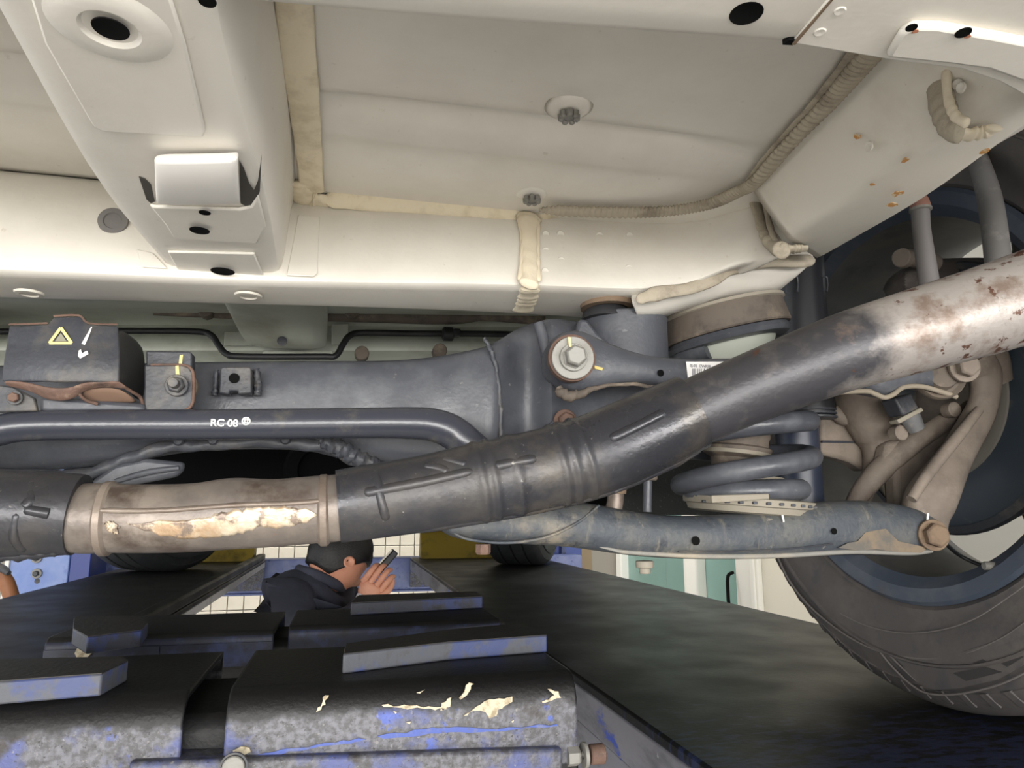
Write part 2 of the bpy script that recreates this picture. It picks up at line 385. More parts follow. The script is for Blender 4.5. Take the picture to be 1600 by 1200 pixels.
hd = thing('tool_handle', 'orange brown handle with dark metal clip at the far left', 'tool', PY(20, 940, 2.4))
ptube('grip', [(2, 893, 8, 2.4), (10, 910, 11, 2.4), (17, 930, 11, 2.4), (24, 955, 11, 2.4)], BROWN, hd, seg=14)
ptube('clip', [(-6, 884, 6, 2.4), (6, 890, 6, 2.39), (14, 896, 4, 2.38)], STEELD, hd, seg=10)
cr = thing('lift_column', 'blue lift column seen far off beyond the right runway', 'lift column', (1.0, 3.6, GZ))
box('front_panel', (.96, 3.6, GZ), (1.22, 3.63, 1.9), mat('bright_blue_paint', (62, 84, 160), rough=.4), cr, bevel=.004)
box('side_panel', (1.1, 3.56, GZ), (1.125, 3.6, 1.9), LIFTB, cr, bevel=.002)
box('brown_edge', (1.22, 3.6, GZ), (1.28, 3.63, 1.9), mat('brown_edge_board', (150, 132, 104), rough=.6), cr, bevel=.003)

# jack beam pair between the runways
def jack_arm(par, xa, xb, yf, depth, zt, h, rr, tm, fm, name='arm_sleeve', slope=0.0):
    """folded channel: top, rounded front edge, front face"""
    pr = [(yf + depth, zt - .03), (yf + depth, zt)]
    n = 8
    for i in range(n + 1):
        a = math.radians(90 * i / n)
        pr.append((yf + rr - rr * math.sin(a), zt - rr + rr * math.cos(a)))
    pr += [(yf, zt - h), (yf + .012, zt - h - .004)]
    rows = [[V((x, yy + slope * (x - xa), zz)) for x in (xa, xa + .002, (xa + xb) / 2, xb - .002, xb)] for yy, zz in pr]
    nr, nc = len(rows), 5
    vs = [q for r in rows for q in r]
    fs = [(i * nc + j, i * nc + j + 1, (i + 1) * nc + j + 1, (i + 1) * nc + j) for i in range(nr - 1) for j in range(nc - 1)]
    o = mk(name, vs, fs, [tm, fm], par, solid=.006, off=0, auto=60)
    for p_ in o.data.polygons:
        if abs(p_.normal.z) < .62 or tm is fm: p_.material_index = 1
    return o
jk = thing('jack_beam', 'worn blue and black jack beam near the camera, spattered with cream chips', 'jack', (-.07, .72, -.13))
zt = .064
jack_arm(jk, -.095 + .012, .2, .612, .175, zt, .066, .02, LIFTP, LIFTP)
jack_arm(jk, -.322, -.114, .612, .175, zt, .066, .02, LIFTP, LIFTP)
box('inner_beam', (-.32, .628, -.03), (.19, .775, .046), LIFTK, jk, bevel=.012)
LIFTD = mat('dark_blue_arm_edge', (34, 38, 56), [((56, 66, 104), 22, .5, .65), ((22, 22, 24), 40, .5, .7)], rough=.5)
fk = thing('jack_beam', 'black jack beam with blue edge, farther one below the crouching person', 'jack', (-.06, 1.0, -.13))
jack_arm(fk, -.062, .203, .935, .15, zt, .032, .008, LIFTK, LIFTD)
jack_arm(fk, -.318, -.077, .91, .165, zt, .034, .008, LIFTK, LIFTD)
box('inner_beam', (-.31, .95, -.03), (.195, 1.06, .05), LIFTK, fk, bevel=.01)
box('front_strip', (-.06, .9335, zt - .03), (.203, .9355, zt - .009), LIFTD, fk, bevel=.0005)
box('front_strip', (-.318, .9055, zt - .032), (-.2, .9075, zt - .009), LIFTD, fk, bevel=.0005)
box('front_strip', (-.2, .9065, zt - .032), (-.077, .9085, zt - .009), LIFTD, fk, bevel=.0005)
# scuffs and filler chips on the near front face
yf = .612
def chip(name, pix, m, par, y=yf - .0034, t=.0012):
    pts = []
    for i in range(len(pix)):
        a, b = V(pix[i]), V(pix[(i + 1) % len(pix)]); L = (b - a).length; n = max(1, min(5, int(L / 5)))
        for k in range(n):
            q = a.lerp(b, k / n)
            if k: q += V((random.uniform(-1, 1), random.uniform(-1, 1))) * min(2.2, L * .1)
            pts.append(PY(q.x, q.y, y))
    return prism(name, pts, (0, -t, 0), m, par, bevel=0, smooth=False)
chips = [
    [(596, 1101), (640, 1102), (690, 1104), (700, 1107), (664, 1107), (600, 1104)],
    [(690, 1098), (705, 1089), (703, 1104), (688, 1110)],
    [(717, 1090), (733, 1066), (740, 1068), (728, 1087), (719, 1093)],
    [(745, 1103), (765, 1092), (800, 1088), (800, 1096), (778, 1108), (775, 1118), (764, 1122), (758, 1112), (745, 1110), (724, 1118)],
    [(846, 1096), (866, 1086), (855, 1076), (872, 1080), (876, 1090), (862, 1094), (848, 1098)],
    [(494, 1112), (508, 1086), (514, 1086), (502, 1108)],
    [(364, 1172), (376, 1166), (390, 1168), (392, 1174), (380, 1180), (366, 1178)],
    [(614, 1110), (620, 1112), (618, 1115)], [(634, 1128), (642, 1127), (640, 1131)],
    [(650, 1082), (664, 1077), (656, 1083)], [(798, 1127), (803, 1124), (801, 1129)]]
for c in chips: chip('filler_chip', c, CREAM, jk)
blues = [
    [(380, 1183), (420, 1176), (470, 1168), (520, 1160), (560, 1153), (572, 1155), (540, 1162), (470, 1173), (384, 1186)],
    [(590, 1150), (660, 1139), (700, 1137), (760, 1139), (800, 1136), (870, 1131), (872, 1134), (760, 1143), (690, 1146), (600, 1154)]]
BLUF = mat('bright_blue_paint_flake', (64, 84, 158), [((96, 104, 140), 90, .5, .62), ((80, 80, 86), 160, .58, .66)], rough=.5)
for c in blues: chip('paint_flake', c, BLUF, jk, y=yf - .0031, t=.0005)
p = PY(134, 1018, .906)
chip('filler_chip', [(118, 1020), (122, 1012), (134, 1009), (151, 1012), (149, 1018), (138, 1026), (122, 1028)], CREAM, fk, y=.9045, t=.003)
# lower carriage of the jack
jb = thing('jack_carriage', 'worn grey blue jack carriage bar with pin, lowest in view', 'jack', (0, .6, -.15))
lo0 = PY(360, 1186, .6).z
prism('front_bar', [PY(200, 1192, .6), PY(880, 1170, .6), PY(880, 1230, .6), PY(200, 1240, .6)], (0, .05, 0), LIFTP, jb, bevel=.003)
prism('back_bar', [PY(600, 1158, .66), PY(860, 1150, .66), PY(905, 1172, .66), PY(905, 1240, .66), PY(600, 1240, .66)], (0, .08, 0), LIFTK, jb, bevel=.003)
c = PY(366, 1196, .594); cyl('pin', c, (0, -1, 0), pw(17, c), .006, ZINC, jb, seg=28)
lathe('pin_ring', [(0, pw(20, c)), (.004, pw(21, c)), (.004, pw(18, c)), (0, pw(18, c))], c + V((0, 0, 0)), (0, -1, 0), STEELD, jb, closed=True)
c = PY(886, 1182, .61); hexhead('nut', c, (1, 0, 0), pw(15, c), .011, ZINC, jb)
lathe('washer', [(0, pw(19, c)), (.003, pw(19, c)), (.003, .003), (0, .003)], c + V((.014, 0, 0)), (1, 0, 0), ZINC, jb, closed=True)
cyl('roller', c + V((.02, 0, 0)), (1, 0, 0), pw(15, c), .013, RUST, jb)
# loose steel pads lying on the arms
PADD = mat('dark_navy_pad_edge', (46, 48, 58), [((44, 54, 96), 30, .5, .6), ((30, 30, 32), 60, .55, .7)], rough=.55, bump=.2, bscale=200)
def pad(label, pix, z, t, em=None):
    top = [PZ(a, b, z) for a, b in pix]
    c = sum(top, V()) / len(top)
    r = thing('lift_pad', label, 'lift pad', (c.x, c.y, z - t), group='steel pads on the jack arms')
    prism('plate', [q - V((0, 0, t)) for q in top], (0, 0, t * .98), em or PADF, r, bevel=.0015)
    cc = [c + (q - c) * .992 for q in top]
    prism('top_face', [q - V((0, 0, t * .03)) for q in cc], (0, 0, t * .05), PADT, r, bevel=0)
    return r
zp = zt + .003 + .0165
pad('blue edged steel pad lying on the right arm of the near jack beam', [(536, 1022), (700, 1003), (855, 992), (812, 974), (700, 984), (540, 1006)], zp, .0165)
pad('grey edged steel pad lying on the left arm of the near jack beam', [(-120, 1070), (0, 1064), (160, 1052), (201, 1032), (190, 1026), (0, 1030), (-120, 1036)], zp, .0165)
pad('angular steel pad lying on the left arm of the farther jack beam', [(114, 982), (137, 995), (222, 984), (232, 972), (215, 962), (116, 964)], zp, .0165, PADD)
pad('black steel pad lying on the right arm of the farther jack beam', [(548, 942), (754, 932), (745, 924), (560, 930)], zp, .0165, PADD)

# ================================================================== car: painted underbody
cb_ = thing('car_underbody', 'cream painted car floor with welded beams, rails and sealed seams overhead', 'car body', (0, .55, .38))
ZF = .462           # floor skin height
ZB = .386           # underside of the beam
# floor skin with pressed transverse ribs (profile along y)
def fz(x, y):
    z = ZF
    def bump(c, w, a):
        d = abs(y - (c - .02 * x)) / w
        return a * (1 - d * d) ** 2 if d < 1 else 0
    fade = min(1, max(0, (x + .04) / .03)) if x > -.1 else 1
    fr = min(1, max(0, (.30 - x) / .1))
    z += (bump(.425, .017, .017) - bump(.455, .012, .003)) * fade * fr
    z += bump(.33, .07, -.007) * fade * fr + bump(.51, .04, -.003) * fade * fr
    return z
ys = [-.3 + .02 * i for i in range(30)] + [.30 + .008 * i for i in range(35)]
xs = [-.7 + .05 * i for i in range(13)] + [-.06 + .02 * i for i in range(26)]
fl = grid('floor_panel', [[V((x, y, fz(x, y))) for x in xs] for y in ys], PAINT, cb_, sub=0, solid=.003, off=1)
# transverse beam: top seam, face, folded lower edge, underside, rear upturn
colm = [(-700, 228, 395), (0, 274, 425), (160, 293, 431), (300, 305, 438), (470, 318, 443), (600, 321, 445), (720, 325, 446), (830, 330, 448), (940, 332, 453), (1040, 330, 456), (1100, 321, 438), (1150, 302, 414), (1180, 293, 408), (1198, 340, 402), (1226, 378, 398)]
bot = [438, 467, 470, 474, 478, 482, 486, 492, 499, 502, 500, 480, 470, 460, 440]
rows = []
def yface(i): return [.53] * 9 + [.525, .515, .50, .49, .475, .455]
YF_ = yface(0)
top, mid, low, e1, e2, bt, up, bt0, up0 = [], [], [], [], [], [], [], [], []
for i, (px, a, b) in enumerate(colm):
    yy = YF_[i]; yt = yy + .03
    if i >= 11: yt = yy + .012
    A = PY(px, a, yt); B = PY(px, b, yy)
    top.append(A); mid.append(A.lerp(B, .5) + V((0, -.003, 0))); low.append(A.lerp(B, .9) + V((0, -.002, .001))); e1.append(B + V((0, .001, .0012)))
    e2.append(B + V((0, .004, -.0004)))
    C_ = PZ(px, bot[i], B.z - .0004)
    if i >= 10: C_ = B + V((0, .06, .004))
    bt0.append(C_.lerp(e2[-1], .1)); bt.append(C_); up0.append(C_ + V((0, .0008, .003))); up.append(C_ + V((0, .004, .06)))
tp = [q + V((0, .012, .012)) for q in top]
grid('cross_beam', [tp, top, mid, low, e1, e2, bt0, bt, up0, up], PAINT, cb_, sub=1, solid=.002, off=1)
# side rail on the right, from the beam towards the camera
ZR = .41
A = [(1168, 296), (1230, 238), (1300, 165), (1372, 88), (1440, 14), (1520, -75), (1640, -215)]
B = [(1226, 378), (1310, 324), (1397, 267), (1480, 208), (1600, 137), (1720, 66), (1900, -40)]
C_ = [(1276, 407), (1350, 364), (1440, 315), (1520, 256), (1600, 197), (1720, 112), (1900, -15)]
ra = [PZ(a, b, ZF - .004) for a, b in A]; rb = [PZ(a, b, ZR) for a, b in B]; rc = [PZ(a, b, ZR + .012) for a, b in C_]
def ext(l): return l + [l[-1] + (l[-1] - l[-3])]
ra, rb, rc = ext(ra), ext(rb), ext(rc)
rr_ = []
for i in range(len(ra)):
    a, b, c = ra[i], rb[i], rc[i]
    rr_.append([a + V((-.004, 0, .01)), a, a.lerp(b, .5), b.lerp(a, .05), b.lerp(c, .05), b.lerp(c, .5), c.lerp(b, .08), c, c + V((.0006, 0, .004)), c + V((.003, 0, .09))])
grid('side_rail', [list(r) for r in zip(*rr_)], RAILP, cb_, sub=1, solid=.002, off=1)
# longitudinal reinforcement beam left of centre
zb = ZB - .004
def bz(px, py, dz=0): return PZ(px, py, zb + dz)
L_ = [(-150, -200), (-28, -10), (0, 40), (75, 170), (150, 292), (210, 375), (262, 428), (278, 447)]
R_ = [(318, -200), (338, -10), (352, 60), (382, 170), (405, 250), (420, 320), (432, 400), (440, 449)]
rows = []
for (a, b), (c, d) in zip(L_, R_):
    l = bz(a, b); r = bz(c, d); yy = (l.y + r.y) / 2
    dx = V((r.x - l.x, 0, 0))
    row = [V((l.x, yy, ZF + .004)), V((l.x - .001, yy, zb + .012)), V((l.x + .001, yy, zb + .001)), V((l.x + .012, yy, zb)), V((l.x, yy, zb)) + dx * .5, V((r.x - .01, yy, zb)), V((r.x - .001, yy, zb + .002)), V((r.x + .002, yy, zb + .012)), V((r.x + .003, yy, ZF - .006)), V((r.x + .008, yy, ZF + .002))]
    rows.append(row)
grid('reinforcement_beam', rows, PAINT, cb_, sub=1, solid=.002, off=1)
# pressed panels and the raised tab on the underside of that beam
def raised(name, pix, t, m=PAINT, dz=0.0, bev=.0035):
    return prism(name, [bz(a, b, -dz) for a, b in pix], (0, 0, -t), m, cb_, bevel=bev)
raised('pressed_panel', [(42, -30), (70, 60), (146, 192), (160, 200), (318, 209), (322, 200), (290, 60), (262, -30)], .0022)
raised('pressed_panel', [(262, 390), (398, 393), (420, 447), (292, 443)], .002)
raised('lower_plate', [(234, 316), (258, 345), (272, 368), (402, 376), (416, 350), (404, 300), (392, 318), (374, 322), (242, 318)], .0024)
# the bright tab: a strip that bows out between two slots
tabpx = [(240, 374, 238), (238, 374, 247), (238, 374, 252), (240, 375, 285), (242, 376, 310), (243, 376, 317), (243, 376, 322)]
dzs = [0.001, .0085, .0105, .0125, .0105, .008, .001]
rows = []
for (a, b, y_), dz in zip(tabpx, dzs):
    rows.append([bz(a, y_, -dz), bz((a * 2 + b) / 3, y_, -dz - .0006), bz((a + b * 2) / 3, y_ - 1, -dz), bz(b - 8, y_ - 2, -dz), bz(b, y_ - 3, -dz + .003)])
grid('raised_tab', rows, mat('bright_tab_paint', (236, 232, 226), rough=.4), cb_, sub=2, solid=.002, off=1)
SLOT = mat('shaded_slot_inside', (70, 67, 62), rough=.8)
def flat(name, pix, m, dz=.0026, t=.0004): return prism(name, [bz(a, b, -dz) for a, b in pix], (0, 0, -t), m, cb_, bevel=0, smooth=False)
flat('slot', [(217, 275), (227, 279), (236, 288), (242, 314), (236, 317), (229, 311), (223, 293)], SLOT, dz=.0003)
flat('slot', [(374, 250), (381, 262), (389, 285), (397, 297), (403, 282), (409, 240), (406, 298), (399, 317), (388, 323), (376, 317)], SLOT, dz=.0003)
def bhole(px, py, r, dz=.0005, z=None):
    c = PZ(px, py, (zb if z is None else z) - dz)
    return disc_hole('hole', c, (0, 0, -1), pw(r, c), cb_)
# collared hole
c = bz(172, 42, -.0024)
lathe('hole_collar', [(-.001, .023), (.0006, .019), (.0014, .0145), (.0014, .0105), (-.001, .0085), (-.002, .0)], c, (0, 0, -1), PAINT, cb_, seg=36)
bhole(173, 43, 27, dz=.0042)
bhole(320, 331, 9, dz=.0052); bhole(312, 359, 15, dz=.0052); bhole(348, 423, 18, dz=.0045); bhole(324, 0, 14, dz=.001)
# side weld flange where that beam meets the cross beam
def fface(px, py, dy=0.0):        # a point on the face of the cross beam
    a = [c for c in colm]
    for i in range(len(a) - 1):
        if a[i][0] <= px <= a[i + 1][0] or i == len(a) - 2:
            t = min(1, max(0, (px - a[i][0]) / (a[i + 1][0] - a[i][0])))
            ta = a[i][1] * (1 - t) + a[i + 1][1] * t; ba = a[i][2] * (1 - t) + a[i + 1][2] * t
            yb = YF_[i] * (1 - t) + YF_[i + 1] * t
            s = min(1.05, max(0, (py - ta) / (ba - ta)))
            yt = .03 if i < 11 else .012
            return PY(px, py, yb + yt * (1 - s) - .0015 * (s > .2) + dy - .0016)
def plate(name, pix, m, t=.0015, dy=0.0, par=None, bev=.0008):
    pts = [fface(a, b, dy) for a, b in pix]
    return prism(name, pts, (0, -t, 0), m, par or cb_, bevel=bev)
plate('weld_flange', [(466, 336), (500, 340), (496, 428), (490, 433), (448, 431)], PAINT)
plate('weld_flange', [(214, 390), (240, 396), (262, 420), (222, 418)], PAINT)
# plugs and spot welds
def plug(px, py, r, m, on='face'):
    c = fface(px, py, -.0022) if on == 'face' else PZ(px, py, PY(px, 446, .53).z - .0016)
    n = (0, -1, 0.05) if on == 'face' else (0, 0, -1)
    return lathe('plug', [(0, pw(r, c)), (.0018, pw(r * .97, c)), (.002, pw(r * .62, c)), (.0008, pw(r * .56, c)), (.0012, 0)], c, n, m, cb_, seg=28)
plug(177, 346, 22, RUBG)
for px, py in ((46, 457), (388, 461), (725, 472)):
    c = PZ(px, py, fface(px, 440).z - .0012)
    lathe('plug', [(0, pw(21, c)), (.0016, pw(20, c)), (.0018, pw(13, c)), (.0008, pw(12, c)), (.0014, 0)], c, (0, 0, -1), PLUGC if px < 700 else PAINT, cb_, seg=28)
for px, py in ((853, 366), (876, 366), (937, 368), (984, 368), (853, 392), (877, 407), (852, 424), (945, 418), (983, 419)):
    c = fface(px, py)
    lathe('spot_weld', [(0, pw(6.5, c)), (.0007, pw(5.5, c)), (.0003, pw(3, c)), (.0003, 0)], c + V((0, .0006, 0)), (0, -1, 0), PAINT, cb_, seg=14)
def railp(px, py):
    return PX(px, py, (PZ(1397, 267, ZR).x + PZ(1300, 165, ZF - .004).x) / 2 - .0018)
for px, py in ((1352, 187), (1358, 229), (1502, 137), (1496, 132)):
    c = railp(px, py)
    lathe('spot_weld', [(0, pw(9, c)), (.0008, pw(7.5, c)), (.0003, pw(4, c)), (.0003, 0)], c, (-1, 0, -.2), PAINT, cb_, seg=14)
ROSTS = mat('orange_rust_spot', (186, 132, 70), [((206, 190, 160), 300, .5, .6)], rough=.8)
def blob(name, c, r, nrm, m, el=1.0):
    nrm = V(nrm).normalized(); u = nrm.orthogonal().normalized(); w = nrm.cross(u); pts = []
    for i in range(9):
        a = 2 * math.pi * i / 9; k = r * random.uniform(.55, 1.15)
        pts.append(c + u * math.cos(a) * k * el + w * math.sin(a) * k)
    return prism(name, pts, nrm * .0003, m, cb_, bevel=0, smooth=False)
for px, py, r in ((1291, 199, 9), (1242, 238, 8), (1360, 141, 6), (1343, 213, 6), (1412, 90, 8)):
    blob('rust_spot', railp(px, py) + V((-.0015, 0, -.0004)), pw(r, railp(px, py)), (-1, 0, -.5), ROSTS)
for px, py, r in ((1415, 250, 7), (1401, 302, 10), (1394, 320, 8), (1362, 288, 5), (1538, 236, 7)):
    c = PZ(px, py, ZR - .0004); blob('rust_spot', c, pw(r, c), (0, 0, -1), ROSTS, 1.3)
# two stud nuts hanging from the floor skin
for px, py, r in ((889, 174, 20), (831, 306, 16)):
    c = PZ(px, py, ZF - .004)
    k = pw(r, c)
    n_ = lathe('stud_dimple', [(-.003, k * 1.9), (-.0012, k * 1.5), (.0004, k * 1.15), (.0008, 0)], c, (0, 0, -1), PAINT, cb_, seg=32, auto=180)
    for j in range(7):
        a = j * 2 * math.pi / 7
        q = c + V((math.cos(a) * k * .62, math.sin(a) * k * .62, -.002))
        lathe('castle_tooth', [(0, k * .3), (.0035, k * .26), (.0045, k * .12), (.0045, 0)], q, (0, 0, -1), ZINC, n_, seg=8)
    cyl('stud', c + V((0, 0, -.002)), (0, 0, -1), k * .4, .003, ZINC, n_, seg=10)
# rear cross member, nearest the camera
zr = .385
E1 = [(-1400, -150), (-200, -40), (200, -12), (430, 6), (500, 13), (700, 30), (980, 48), (1230, 66), (1300, 75), (1390, 88), (1470, 95), (1540, 112), (1600, 140), (1700, 230)]
ed = [PZ(a, b, zr) for a, b in E1]
def lift(i, q): return 0.0
r0 = [q + V((0, .006, .07)) for q in ed]
r1 = [q + V((0, .004, .01)) for q in ed]
r2 = [q + V((0, -.001, .001)) for q in ed]
r3 = [q + V((0, -.008, 0)) for q in ed]
r4 = [V((q.x, q.y - .06, zr)) for q in ed]; r5 = [V((q.x, -.25, zr + .01)) for q in ed]
r6 = [V((q.x, -.27, zr + .12)) for q in ed]
grid('rear_cross_member', [r0, r1, r2, r3, r4, r5, r6], PAINT, cb_, sub=1, solid=.002, off=1)
def zrh(px, py, rx, ry=None):
    c = PZ(px, py, zr - .0012); return disc_hole('hole', c, (0, 0, -1), pw(rx, c) * .85, cb_)
zrh(1166, 19, 31)
def rpl(name, pix, t, m=PAINT, dz=.0004, bev=.001): return prism(name, [PZ(a, b, zr - dz) for a, b in pix], (0, 0, -t), m, cb_, bevel=bev)
rpl('lap_joint_plate', [(1236, 62), (1300, -14), (1500, -60), (1700, -60), (1700, 180), (1610, 150), (1560, 122), (1500, 102), (1400, 90)], .0016, dz=.001)
rpl('gap', [(1222, 62), (1232, 55), (1246, 54), (1238, 63)], .0022, BLACK, bev=0)
rpl('joint_line', [(1237, 60), (1299, -12), (1302, -12), (1242, 60)], .0028, RUSTO, bev=0)
rpl('raised_bracket', [(1382, 78), (1404, 40), (1425, 27), (1470, 28), (1560, 44), (1640, 60), (1640, 120), (1600, 118), (1540, 96), (1480, 88)], .004, dz=.0024, bev=.0036)
for px, py, r in ((1424, 41, 11), (1505, 49, 15)):
    c = PZ(px, py, zr - .0066); disc_hole('hole', c, (0, 0, -1), pw(r, c) * .8, cb_)
    blob('rust_spot', PZ(px + 6, py + 7, zr - .0064), pw(6, c), (0, 0, -1), mat('orange_edge_rust', (188, 124, 96), rough=.8))
for px, py in ((1312, 17), (1281, 50)):
    c = PZ(px, py, zr - .0026); lathe('spot_weld', [(0, pw(10, c)), (.0004, pw(8, c)), (.0002, 0)], c, (0, 0, -1), PAINT, cb_, seg=16)
# sealant beads
def bead(pts, m, sq=.45, sd=(0, 0, 1), ribs=0, n=14, wob=.05, name='sealant_bead', seg=12):
    def rf(s, a): return math.sqrt(max(.02, min(1, s / .05, (1 - s) / .05))) * 1.0 + wob * math.sin(s * 37 + 2 * math.sin(s * 11)) + (.10 * math.sin(s * ribs * 6.283) if ribs else 0)
    return tube(name, pts, m, cb_, n=n, seg=seg, sq=sq, sqdir=sd, rf=rf, auto=180)
def fp(px, py, hw, z=ZF - .0045): p = PZ(px, py, z); return (p.x, p.y, p.z, pw(hw, p))
def cf(px, py, hw, dy=0): p = fface(px, py, dy - .003); return (p.x, p.y, p.z, pw(hw, p))
bead([fp(458, -40, 30), fp(462, 40, 29), fp(470, 120, 27), fp(480, 210, 22), fp(486, 280, 19), fp(487, 300, 19)], SEAL, sq=.18, wob=.02)
bead([fp(466, 285, 14), fp(474, 306, 22), fp(492, 312, 25), (cf(512, 314, 15))], SEAL, sq=.4, wob=.1)
bead([cf(505, 311, 14), cf(600, 317, 14), cf(700, 324, 14), cf(780, 330, 14), cf(828, 331, 15), cf(842, 330, 13)], SEAL, sq=.35, sd=(0, 1, .4), wob=.04)
bead([cf(822, 330, 15), cf(834, 328, 17), cf(850, 329, 13), cf(940, 330, 13)], SEALG if False else SEAL, sq=.5, sd=(0, 1, .4), wob=.16)
def ab(px, py, hw): p = PZ(px, py, ZF - .006); return (p.x, p.y, p.z, pw(hw, p))
def ab2(px, py, hw): p = PZ(px, py, ZF - .009); return (p.x, p.y, p.z, pw(hw, p))
bead([ab2(842, 328, 13), ab2(920, 331, 13), ab2(1000, 332, 13), ab2(1060, 328, 13), ab2(1110, 318, 13), ab2(1152, 300, 13), ab2(1180, 284, 13), ab2(1230, 228, 13), ab2(1290, 166, 16), ab2(1340, 108, 19), ab2(1392, 50, 22)], SEALG, sq=.55, sd=(0, 0, 1), ribs=95, n=70, wob=.03)
bead([ab(1160, 296, 6), ab(1204, 238, 7), ab(1262, 176, 10), ab(1310, 118, 13), ab(1362, 50, 16)], SEALG, sq=.3, wob=.05)
bead([cf(826, 340, 22), cf(826, 356, 15), cf(828, 390, 13), cf(828, 430, 14), cf(826, 446, 16)], SEALL, sq=.3, sd=(0, 1, 0), wob=.08, n=10)
bead([cf(812, 345, 4), cf(816, 380, 3), cf(812, 440, 4)], SEALL, sq=.6, sd=(0, 1, 0), wob=.2)
bead([cf(841, 345, 4), cf(841, 390, 3), cf(842, 440, 4)], SEALL, sq=.6, sd=(0, 1, 0), wob=.2)
def ub(px, py, hw): p = PZ(px, py, fface(828, 446).z - .001); return (p.x, p.y, p.z, pw(hw, p))
bead([ub(828, 450, 16), ub(824, 466, 16), ub(816, 486, 16)], SEALL, sq=.3, wob=.1)
bead([cf(1150, 300, 14, -.001), cf(1172, 290, 16, -.003), cf(1188, 288, 14, -.003), cf(1196, 300, 11, -.002)], SEALG, sq=.6, sd=(0, 1, 0), wob=.2)
bead([cf(1176, 298, 12, -.001), cf(1184, 330, 10, -.001), cf(1194, 362, 11, -.001), cf(1208, 384, 14, -.001), cf(1224, 392, 15, -.001)], SEALG, sq=.4, sd=(0, 1, 0), wob=.08)
bead([cf(1194, 296, 5, -.003), cf(1200, 340, 5, -.003), cf(1212, 378, 6, -.003), cf(1226, 388, 8, -.003)], SEALG, sq=.8, sd=(0, 1, 0), wob=.1)
def rp_(px, py, hw, dx=0): p = railp(px, py) + V((dx, 0, 0)); return (p.x, p.y, p.z, pw(hw, p))
e0 = PZ(1226, 390, ZR - .001); e1_ = PZ(1262, 388, ZR - .001)
bead([(e0.x, e0.y, e0.z, pw(14, e0)), ((e0.x + e1_.x) / 2, (e0.y + e1_.y) / 2, ZR - .001, pw(13, e0)), (e1_.x, e1_.y, e1_.z, pw(8, e0))], SEALG, sq=.45, wob=.1)
bead([rp_(1458, 60, 26), rp_(1466, 130, 24), rp_(1474, 170, 24), rp_(1486, 198, 22), rp_(1502, 206, 18)], SEALG, sq=.3, sd=(1, 0, .4), wob=.06)
bead([rp_(1486, 100, 8, -.003), rp_(1488, 150, 8, -.003), rp_(1500, 182, 9, -.003), rp_(1520, 194, 8, -.003)], SEALL, sq=.6, sd=(1, 0, .4), wob=.08)
def ru(px, py, hw): p = PZ(px, py, ZR - .002); return (p.x, p.y, p.z, pw(hw, p))
bead([ru(1484, 206, 13), ru(1510, 210, 17), ru(1540, 206, 18), ru(1556, 198, 13)], SEALL, sq=.4, wob=.14)
bead([fp(-60, 280, 12), fp(20, 286, 12), fp(100, 293, 12), fp(170, 300, 12)], SEAL, sq=.4, wob=.03)
# tape-like straps along the reinforcement beam flank
for q in ((418, 90), (438, 228)):
    a = PZ(q[0], q[1], ZF - .028)
# spring cup of the body (pale, above the brown ring)
ctop = [(985, 470), (1020, 461), (1060, 452), (1105, 440), (1150, 414), (1200, 406), (1276, 405)]
cmid = [(990, 482), (1028, 476), (1066, 466), (1110, 454), (1156, 440), (1205, 436), (1258, 424)]
cbot = [(996, 500), (1034, 498), (1070, 484), (1110, 474), (1160, 464), (1206, 464), (1226, 448)]
grid('spring_cup', [[PY(a, b, .56) + V((0, 0, .012)) for a, b in ctop], [PY(a, b, .525) for a, b in ctop], [PY(a, b, .535) for a, b in cmid], [PY(a, b, .548) for a, b in cbot], [PY(a, b, .60) for a, b in cbot]], PAINT, cb_, sub=2, solid=.0015, off=1)
def cp(px, py, hw): p = PY(px, py, .519); return (p.x, p.y, p.z, pw(hw, p))
bead([cp(994, 470, 7), cp(1015, 462, 11), cp(1040, 456, 11), cp(1080, 450, 11), cp(1116, 434, 11), cp(1150, 416, 11), cp(1180, 409, 11), cp(1215, 408, 11), cp(1250, 408, 10), cp(1274, 406, 8)], SEALG, sq=.4, sd=(0, 1, 0), wob=.12, n=10)
# forward underbody beyond the beam
yF = 1.0
fr = [[(-300, 440, .62), (300, 450, .62), (900, 462, .62), (1060, 480, .62)],
      [(-300, 488, .98), (300, 490, .98), (900, 494, .98), (1060, 500, .98)],
      [(-300, 505, 1.0), (300, 506, 1.0), (900, 510, 1.0), (1060, 512, 1.0)],
      [(-300, 530, .97), (300, 532, .97), (900, 534, .97), (1060, 536, .97)],
      [(-300, 548, .96), (300, 548, .96), (900, 548, .96), (1060, 548, .96)],
      [(-300, 562, 1.0), (300, 562, 1.0), (900, 562, 1.0), (1060, 562, 1.0)],
      [(-300, 600, 1.02), (300, 600, 1.02), (900, 600, 1.02), (1060, 600, 1.02)]]
grid('forward_panel', [[PY(*q) for q in r] for r in fr], PAINTG, cb_, sub=1, solid=.003, off=1)
zfw = PY(300, 600, 1.02).z
hb = [[(330, 430, .64), (420, 430, .64), (500, 430, .64), (516, 430, .64)], [(342, 470, .74), (420, 470, .73), (500, 470, .73), (516, 470, .76)], [(360, 500, .84), (420, 502, .83), (500, 503, .83), (516, 500, .86)], [(374, 530, .88), (420, 536, .86), (500, 538, .86), (514, 532, .9)], [(392, 545, .92), (430, 548, .9), (500, 548, .9), (512, 544, .94)]]
grid('hanger_bracket', [[PY(*q) for q in r] for r in hb], PAINTG, cb_, sub=2, solid=.006, off=1)
p = PY(441, 533, .855); disc_hole('hole', p, (0, -1, -.6), .006, cb_, m=STEELD)
